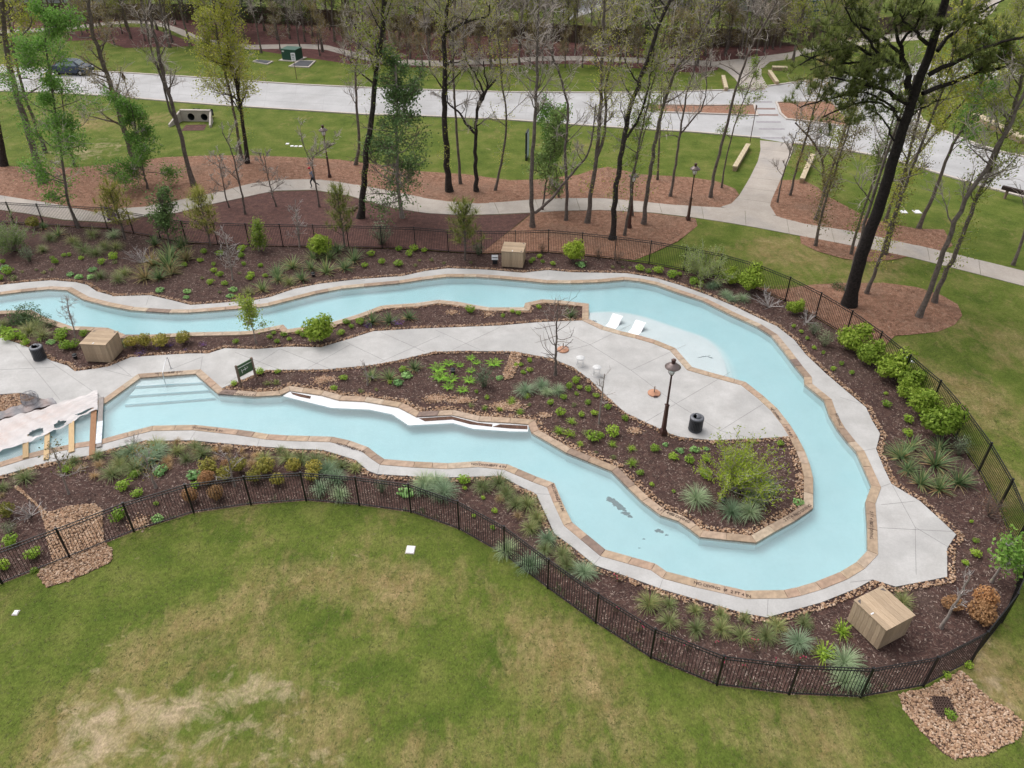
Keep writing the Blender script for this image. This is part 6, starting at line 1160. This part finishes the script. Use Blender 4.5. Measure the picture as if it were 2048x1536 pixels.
# jogging person
def person():
    g = G(628, 375.5, .035); r = empty('person', g, R(168), label='jogging person in grey-blue top and red cap on the path', cat='person')
    J = {'pel': (0, 0, .86), 'sp': (.03, 0, 1.05), 'ch': (.07, 0, 1.24), 'nk': (.11, 0, 1.4), 'hd': (.14, 0, 1.5), 'hlh': (.0, .1, .82), 'lk': (.2, .1, .52), 'la': (.12, .1, .12), 'lf': (.28, .1, .04), 'rh': (0, -.1, .82), 'rk': (-.06, -.1, .45), 'ra': (-.38, -.1, .3), 'rf': (-.47, -.1, .2),
         'ls': (.07, .18, 1.3), 'le': (-.08, .25, 1.08), 'lw': (.1, .23, .96), 'rs': (.07, -.18, 1.3), 're': (.12, -.26, 1.06), 'rw': (.32, -.2, 1.14)}
    rad = {'pel': .13, 'sp': .12, 'ch': .14, 'nk': .055, 'hd': .06, 'hlh': .09, 'lk': .06, 'la': .04, 'lf': .035, 'rh': .09, 'rk': .06, 'ra': .04, 'rf': .035, 'ls': .06, 'le': .04, 'lw': .028, 'rs': .06, 're': .04, 'rw': .028}
    E = [('pel','sp'),('sp','ch'),('ch','nk'),('nk','hd'),('pel','hlh'),('hlh','lk'),('lk','la'),('la','lf'),('pel','rh'),('rh','rk'),('rk','ra'),('ra','rf'),('ch','ls'),('ls','le'),('le','lw'),('ch','rs'),('rs','re'),('re','rw')]
    ks = list(J); me = D.meshes.new('body'); me.from_pydata([J[k] for k in ks], [(ks.index(a), ks.index(b)) for a, b in E], []); o = D.objects.new('body', me); COL.objects.link(o); sk = o.modifiers.new('skin', 'SKIN')
    for k, v in zip(ks, me.skin_vertices[0].data): v.radius = (rad[k],)*2; v.use_root = k == 'pel'
    ss = o.modifiers.new('sub', 'SUBSURF'); ss.levels = 2; bpy.context.view_layer.update(); m2 = D.meshes.new_from_object(o.evaluated_get(bpy.context.evaluated_depsgraph_get())); D.objects.remove(o)
    m2.materials.clear()
    for m in (flat('skin_tone', (.42, .25, .18), .6), flat('grey_blue_top', (.16, .19, .26), .85), flat('dark_trousers', (.03, .03, .04), .85), flat('shoe', (.12, .12, .13), .8)): m2.materials.append(m)
    for p in m2.polygons:
        x, y, z = p.center; p.use_smooth = True; p.material_index = 0
        if z < .14 or (x < -.4 and z < .34): p.material_index = 3
        elif z < .92 and abs(y) < .2 and not (x > .05 and abs(y) > .17): p.material_index = 2
        elif z < 1.37 and abs(y) < .23: p.material_index = 1
    b = link('body', m2, r); hd = MB().lathe([(.005, -.12), (.06, -.11), (.085, -.03), (.095, .03), (.085, .09), (.05, .125), (.005, .13)], (.15, 0, 1.6), 14).build('head', m2.materials[0], r, True)
    MB().lathe([(.01, 0), (.025, .01), (.005, .05)], (.245, 0, 1.575), 6).build('nose', m2.materials[0], hd)
    for y in (-.035, .035): MB().lathe([(.002, -.01), (.012, 0), (.002, .01)], (.238, y, 1.61), 6).build('eye', M['dark_metal'], hd); MB().lathe([(.005, -.03), (.02, 0), (.005, .03)], (.145, y*2.7, 1.595), 6).build('ear', m2.materials[0], hd)
    MB().box((.235, 0, 1.535), (.02, .05, .01)).build('mouth', flat('lip', (.3, .1, .09), .6), hd)
    mc = flat('red_cap', (.45, .03, .05), .8); MB().lathe([(.1, .03), (.104, .06), (.09, .11), (.05, .145), (.005, .152)], (.15, 0, 1.6), 14).build('cap', mc, r, True); MB().box((.27, 0, 1.64), (.12, .13, .012)).build('cap_brim', mc, r)
    for w_, s in ((J['lw'], 1), (J['rw'], -1)):
        h = MB().tube([np.array(w_), np.array(w_)+np.array([.05, 0, .0]), np.array(w_)+np.array([.085, 0, -.005])], [.026, .036, .03], 8)
        for k, L in enumerate((.05, .06, .065, .055)): q = np.array(w_)+np.array([.08, (k-1.5)*.016, 0]); h.tube([q, q+np.array([L*.6, 0, -.02]), q+np.array([L*.7, 0, -.05])], [.009, .0085, .007], 5)
        q = np.array(w_)+np.array([.03, .03*s, 0]); h.tube([q, q+np.array([.035, .022*s, 0]), q+np.array([.06, .02*s, -.01])], [.011, .009, .008], 5); h.build('hand', m2.materials[0], r, True)
person()
# houses beyond the privacy fences
M['brickw'] = surf('house_brick', [(.3, (.30, .22, .18)), (.7, (.42, .33, .28))], 3, .9, fine=7, fine_amt=.15); M['siding'] = surf('house_siding', [(.3, (.42, .42, .43)), (.7, (.5, .5, .51))], 1, .85); M['shingle'] = surf('roof_shingle', [(.3, (.10, .095, .095)), (.7, (.17, .16, .16))], 4, .95, fine=12, fine_amt=.3); M['hglass'] = flat('window_glass', (.07, .12, .14), .08, 0, .7)
def house(px, py, wd, dp, h, rz, label, mat, wins):
    g = G(px, py); r = empty('house', g, rz, label=label, cat='house', group='houses beyond the fence'); MB().box((0, dp/2, h/2), (wd, dp, h)).build('wall', M[mat], r)
    e = .5; MB().add([(-wd/2-e, -e, h), (wd/2+e, -e, h), (wd/2+e, dp+e, h), (-wd/2-e, dp+e, h), (-wd/4, dp/2, h+3), (wd/4, dp/2, h+3)], [[0, 1, 5, 4], [2, 3, 4, 5], [3, 2, 1, 0]], [[1, 2, 5], [3, 0, 4]]).build('roof', M['shingle'], r)
    MB().box((0, -e-.02, h-.1), (wd+2*e, .06, .22)).build('fascia', M['white'], r)
    for x, z, w_, hh, nx, nz in wins:
        f = MB().box((x, -.03, z), (w_+.24, .06, hh+.24)).build('window', M['white'], r)
        for i in range(nx):
            for j in range(nz): MB().box((x-w_/2+w_/nx*(i+.5), -.065, z-hh/2+hh/nz*(j+.5)), (w_/nx-.1, .02, hh/nz-.1)).build('pane', M['hglass'], f)
house(1655, 46, 16, 10, 5.4, R(6), 'brick house with tall white framed windows behind the pine', 'brickw', ((-2.2, 2.6, 3.2, 3.6, 3, 3), (4, 2.2, 1.6, 2, 2, 2)))
house(105, 6, 18, 10, 5, R(-4), 'pale grey house at the far upper left', 'siding', ((-4, 2, 2, 2, 2, 2), (3, 2, 2, 2, 2, 2)))
house(1075, 16, 14, 10, 5, R(3), 'pinkish brick house glimpsed through central bare trees', 'brickw', ((-3, 2.4, 3, 2, 3, 2), (3, 2.4, 2, 2, 2, 2)))
house(1475, 22, 20, 10, 5.2, R(-5), 'grey stone house behind the far fence right of centre', 'siding', ((-5, 2.4, 2, 2, 2, 2), (0, 2.4, 2, 2, 2, 2), (6, 2.4, 2, 2, 2, 2)))
house(640, -8, 22, 10, 5.2, R(2), 'dim brick house deep behind the far wood', 'brickw', ((-5, 2.4, 2, 2, 2, 2), (5, 2.4, 2, 2, 2, 2)))
# ---------------------------------------------------------------- loose stones, mulch chips, grass: uncountable, one mesh each
def icos(s):
    g = np.random.default_rng(s); t = (1+5**.5)/2
    V = np.array([(-1, t, 0), (1, t, 0), (-1, -t, 0), (1, -t, 0), (0, -1, t), (0, 1, t), (0, -1, -t), (0, 1, -t), (t, 0, -1), (t, 0, 1), (-t, 0, -1), (-t, 0, 1)])/1.9
    T = np.array([(0, 11, 5), (0, 5, 1), (0, 1, 7), (0, 7, 10), (0, 10, 11), (1, 5, 9), (5, 11, 4), (11, 10, 2), (10, 7, 6), (7, 1, 8), (3, 9, 4), (3, 4, 2), (3, 2, 6), (3, 6, 8), (3, 8, 9), (4, 9, 5), (2, 4, 11), (6, 2, 10), (8, 6, 7), (9, 8, 1)])
    return V*g.uniform(.72, 1.25, (12, 1)), T
ICO = [icos(s) for s in range(6)]
def rocks(name, P2, size, label=None, zs=(.0, .05)):
    n = len(P2); Vs = []; Ts = []; b = 0; which = RNG.integers(0, 6, n)
    for k in range(6):
        p = P2[which == k]; m = len(p)
        if not m: continue
        V, T = ICO[k]; sc = RNG.uniform(*size, m)[:, None]*RNG.uniform(.7, 1.3, (m, 3)); sc[:, 2] *= .62; a = RNG.uniform(0, 6.28, m); ca, sa = np.cos(a), np.sin(a)
        W = V[None]*sc[:, None, :]; X = W[:, :, 0]*ca[:, None]-W[:, :, 1]*sa[:, None]; Y = W[:, :, 0]*sa[:, None]+W[:, :, 1]*ca[:, None]
        z = RNG.uniform(*zs, m)
        W = np.stack([X+p[:, 0:1], Y+p[:, 1:2], W[:, :, 2]+z[:, None]], -1); Vs.append(W.reshape(-1, 3)); Ts.append((T[None]+(np.arange(m)*12)[:, None, None]+b).reshape(-1, 3)); b += m*12
    return link(name, mesh_np(name, np.vstack(Vs), [np.vstack(Ts)], False, M['rock']), kind='stuff', label=label)
def along(l, w0, w1, dens):
    """random points in a strip beside a polyline (w0..w1 to the left of travel)"""
    p = np.array([q[:2] for q in l]); out = []
    for a, b in zip(p[:-1], p[1:]):
        L = np.linalg.norm(b-a); n = RNG.poisson(L*abs(w1-w0)*dens)
        if n == 0: continue
        t = (b-a)/L; nn = np.array([-t[1], t[0]]); u = RNG.uniform(-.15, L+.15, n); v = w0+(w1-w0)*RNG.random(n)**.8
        out.append(a+np.outer(u, t)+np.outer(v, nn))
    return np.vstack(out)
def inpoly(l, dens):
    p = np.array(G2(l) if l[0][0] > 60 or abs(l[0][1]) > 200 else l); mn, mx = p.min(0), p.max(0); n = int(np.prod(mx-mn)*dens); q = RNG.uniform(mn, mx, (n, 2)); return q[inside(q, p)]
pu, pl = G2(PATIO_UP), G2(PATIO_LO)
strip = [along(dO, .02, .30, 170), along(pu, .02, .28, 170)]
k0 = POOL_I.index((1593,873)); k1 = POOL_I.index((437,788))
land = offs(pI, -CW)
strip += [along(land[k0:k1+1], -.36, -.02, 170), along(pl, .26, .02, 170)]
a0 = POOL_I.index((566,650.5)); a1 = POOL_I.index((1177,608.5)); strip += [along(land[a0:a1], -.2, -.02, 140)]
S = np.vstack(strip); ok = ~inside(S, POOL) & inside(S, ENC) & ~inside(S, patio) & ~inside(S, dO+oO[::-1]); rocks('river_rock_edging', S[ok], (.028, .055))
BR = [(1797,1390),(1850,1378),(1898,1355),(1919,1342),(1936,1352.7),(1955,1376),(1982.6,1401),(2018,1420),(2048,1445.5),(2039.5,1475),(2001.6,1496),(1970,1511),(1906.6,1518),(1885.5,1506.7),(1843,1464.5),(1807.4,1420)]
LR = [(33.7,971.7),(95,1026),(129,1015.7),(160,1010),(190,1008),(203.6,1018.6),(208,1084.5),(225.6,1099),(222.7,1124),(183,1143),(139,1162),(95,1175),(73,1150),(105.5,1122.6),(94,1084.5),(94,1062.5),(82,1026),(70,1008),(28,974.6)]
TR = [(1022,704),(1044,707),(1040,725),(1025,757),(1008,760),(1006,745),(1015,725)]
PB = [(0,791),(41,788),(62,794),(105,806),(75,808),(50,815),(0,828),(-60,845),(-60,800)]
for nm, pg in (('river_rock_bed', BR), ('river_rock_bed', LR), ('river_rock_trail', TR), ('river_rock_patch', PB)):
    sheet('gravel_base', [G2(pg)], .014 if pg is not BR else .01, flat('gravel_brown', (.10, .06, .042), .95), kind='structure')  # dark brown base sheet under the loose stones
    q = np.array(G2(pg)); mn, mx = q.min(0), q.max(0); dn = 420 if pg in (BR, LR) else 300; pp = RNG.uniform(mn, mx, (int(np.prod(mx-mn)*dn), 2)); pp = pp[inside(pp, q)]
    if pg is BR: pp = pp[~inside(pp, G2([(1859,1394),(1895,1395),(1915,1433),(1875,1433)]))]
    rocks(nm, pp, (.026, .058), zs=(.012, .05))
pt = []
for cx, cy, rx, ry, n in ((875,797,26,7,420),(922,800,24,7,380),(1015,812,34,9,600),(1270,860,14,7,160),(1090,830,14,5,120),(650,757,26,6,260),(278,1047,24,11,260),(905,624,14,5,110),(976,627,12,6,120),(640,765,14,6,80)):
    g = G(cx, cy)[:2]; s = SCL(cx, cy); u = RNG.normal(size=(n, 2))*.5; pt.append(g+u*np.array([rx/s, ry/s*1.7]))
rocks('small_stone_scatter', np.vstack(pt), (.025, .05), zs=(-.02, .02))
# mulch chips in the beds
def chips(name, ring_test, bbox, n, mat, ln=(.04, .11), wd=(.012, .03), z0=.0):
    q = RNG.uniform(bbox[0], bbox[1], (n, 2)); d = np.hypot(q[:, 0], q[:, 1]); q = q[ring_test(q)]; m = len(q); a = RNG.uniform(0, 6.28, m); L = RNG.uniform(*ln, m)/2; W = RNG.uniform(*wd, m)/2; tl = RNG.uniform(-.4, .4, m)
    u = np.stack([np.cos(a), np.sin(a), tl], 1)*L[:, None]; v = np.stack([-np.sin(a), np.cos(a), RNG.uniform(-.3, .3, m)], 1)*W[:, None]
    zz = (mz(q) if z0 is None else np.full(m, z0)+bz(q) if z0 else mz(q))+.012
    c = np.column_stack([q, zz]); V = np.stack([c-u-v, c+u-v, c+u+v, c-u+v], 1).reshape(-1, 3); return link(name, mesh_np(name, V, [np.arange(4*m).reshape(m, 4)], False, mat), kind='stuff')
e = np.array(ENC); LANDM = lambda q: inside(q, ENC) & ~inside(q, POOL) & ~inside(q, patio) & ~inside(q, dO+oO[::-1])
chips('mulch_chips', LANDM, (np.maximum(e.min(0), (-34, 0)), np.minimum(e.max(0), (34, 90))), 300000, M['chip'], (.05, .14), (.016, .042))
M['strawchip'] = pieces('straw_chip', [(.10, .05, .03), (.22, .115, .07), (.33, .2, .13), (.17, .085, .05), (.42, .30, .22)], 'island', .95)
pn = np.array(pine); BEDP = [pine+[FPOST[28], FPOST[27], FPOST[26], FPOST[25], FPOST[24]]]+[G2(l) for _, _, l in beds]+[G2([(1066,426),(1127,423),(1203,421.5),(1304.7,426.5),(1391,437),(1395,452),(1355,484),(1305,507),(1267,521)])+fb(16, 20)[::-1]]
WK = G2(W_UP)+G2(W_LO)[::-1]
for l in BEDP:
    a = np.array(l); ar = np.prod(a.max(0)-a.min(0)); chips('pine_straw', lambda q: inside(q, l) & ~inside(q, WK), (a.min(0), a.max(0)), int(ar*55), M['strawchip'], (.1, .3), (.012, .03), .001)
# grass tufts on the near lawn
def tufts(n, bbox, test, h=(.008, .024)):
    q = RNG.uniform(bbox[0], bbox[1], (n, 2)); q = q[test(q)]; v3 = np.column_stack([q, np.zeros(len(q))]); ba = blob(v3, BARE)+.25*n2(q, .7)
    q = q[(ba < .35)]; m = len(q); V = []; 
    for k in range(3):
        a = RNG.uniform(0, 6.28, m); hh = RNG.uniform(*h, m); w_ = RNG.uniform(.012, .03, m); ln = RNG.uniform(.02, .07, m); off = RNG.uniform(-.05, .05, (m, 2)); a2 = RNG.uniform(0, 6.28, m)
        b = np.column_stack([q+off, np.full(m, .0)]); s_ = np.stack([np.cos(a), np.sin(a), np.zeros(m)], 1)*w_[:, None]; t = b+np.column_stack([np.cos(a2)*ln, np.sin(a2)*ln, hh]); V.append(np.stack([b-s_, b+s_, t], 1))
    V = np.concatenate(V).reshape(-1, 3); return V, np.arange(len(V)).reshape(-1, 3)
V, T = tufts(60000, (np.array((-26, 9)), np.array((26, 42))), lambda q: ~inside(q, ENC) & ~inside(q, G2(BR)) & ~inside(q, G2(LR)))
M['tuft'] = leaf('grass_tuft', [(.105, .125, .03), (.125, .14, .036), (.15, .15, .046), (.18, .16, .062), (.115, .13, .032), (.16, .15, .055)], .4)
link('grass_blades', mesh_np('grass_blades', V, [T], False, M['tuft']), kind='stuff')
# taller dark weeds along the foot of the front fence
wv = []
for k in range(38, 52):
    a, b = np.array(FPOST[k]), np.array(FPOST[k+1]); n = 5
    for j in range(n):
        if rnd(0, 1) < .45: continue
        p = a+(b-a)*(j+rnd(0, 1))/n; nrm = np.array([-(b-a)[1], (b-a)[0]]); nrm /= np.linalg.norm(nrm); p = p+nrm*rnd(-.25, .05)*(1 if True else 1); s = rnd(.12, .3); v, q = blades(26, (.3*s, .9*s), (.012, .02), (20, 80), (.3, 1.4), 2, s*.9, k*10+j); wv.append((v+np.array([p[0], p[1], 0]), q))
v, q = cat_(*wv); link('fence_weeds', mesh_np('fence_weeds', v, [q], False, M['l_dark']), kind='stuff')
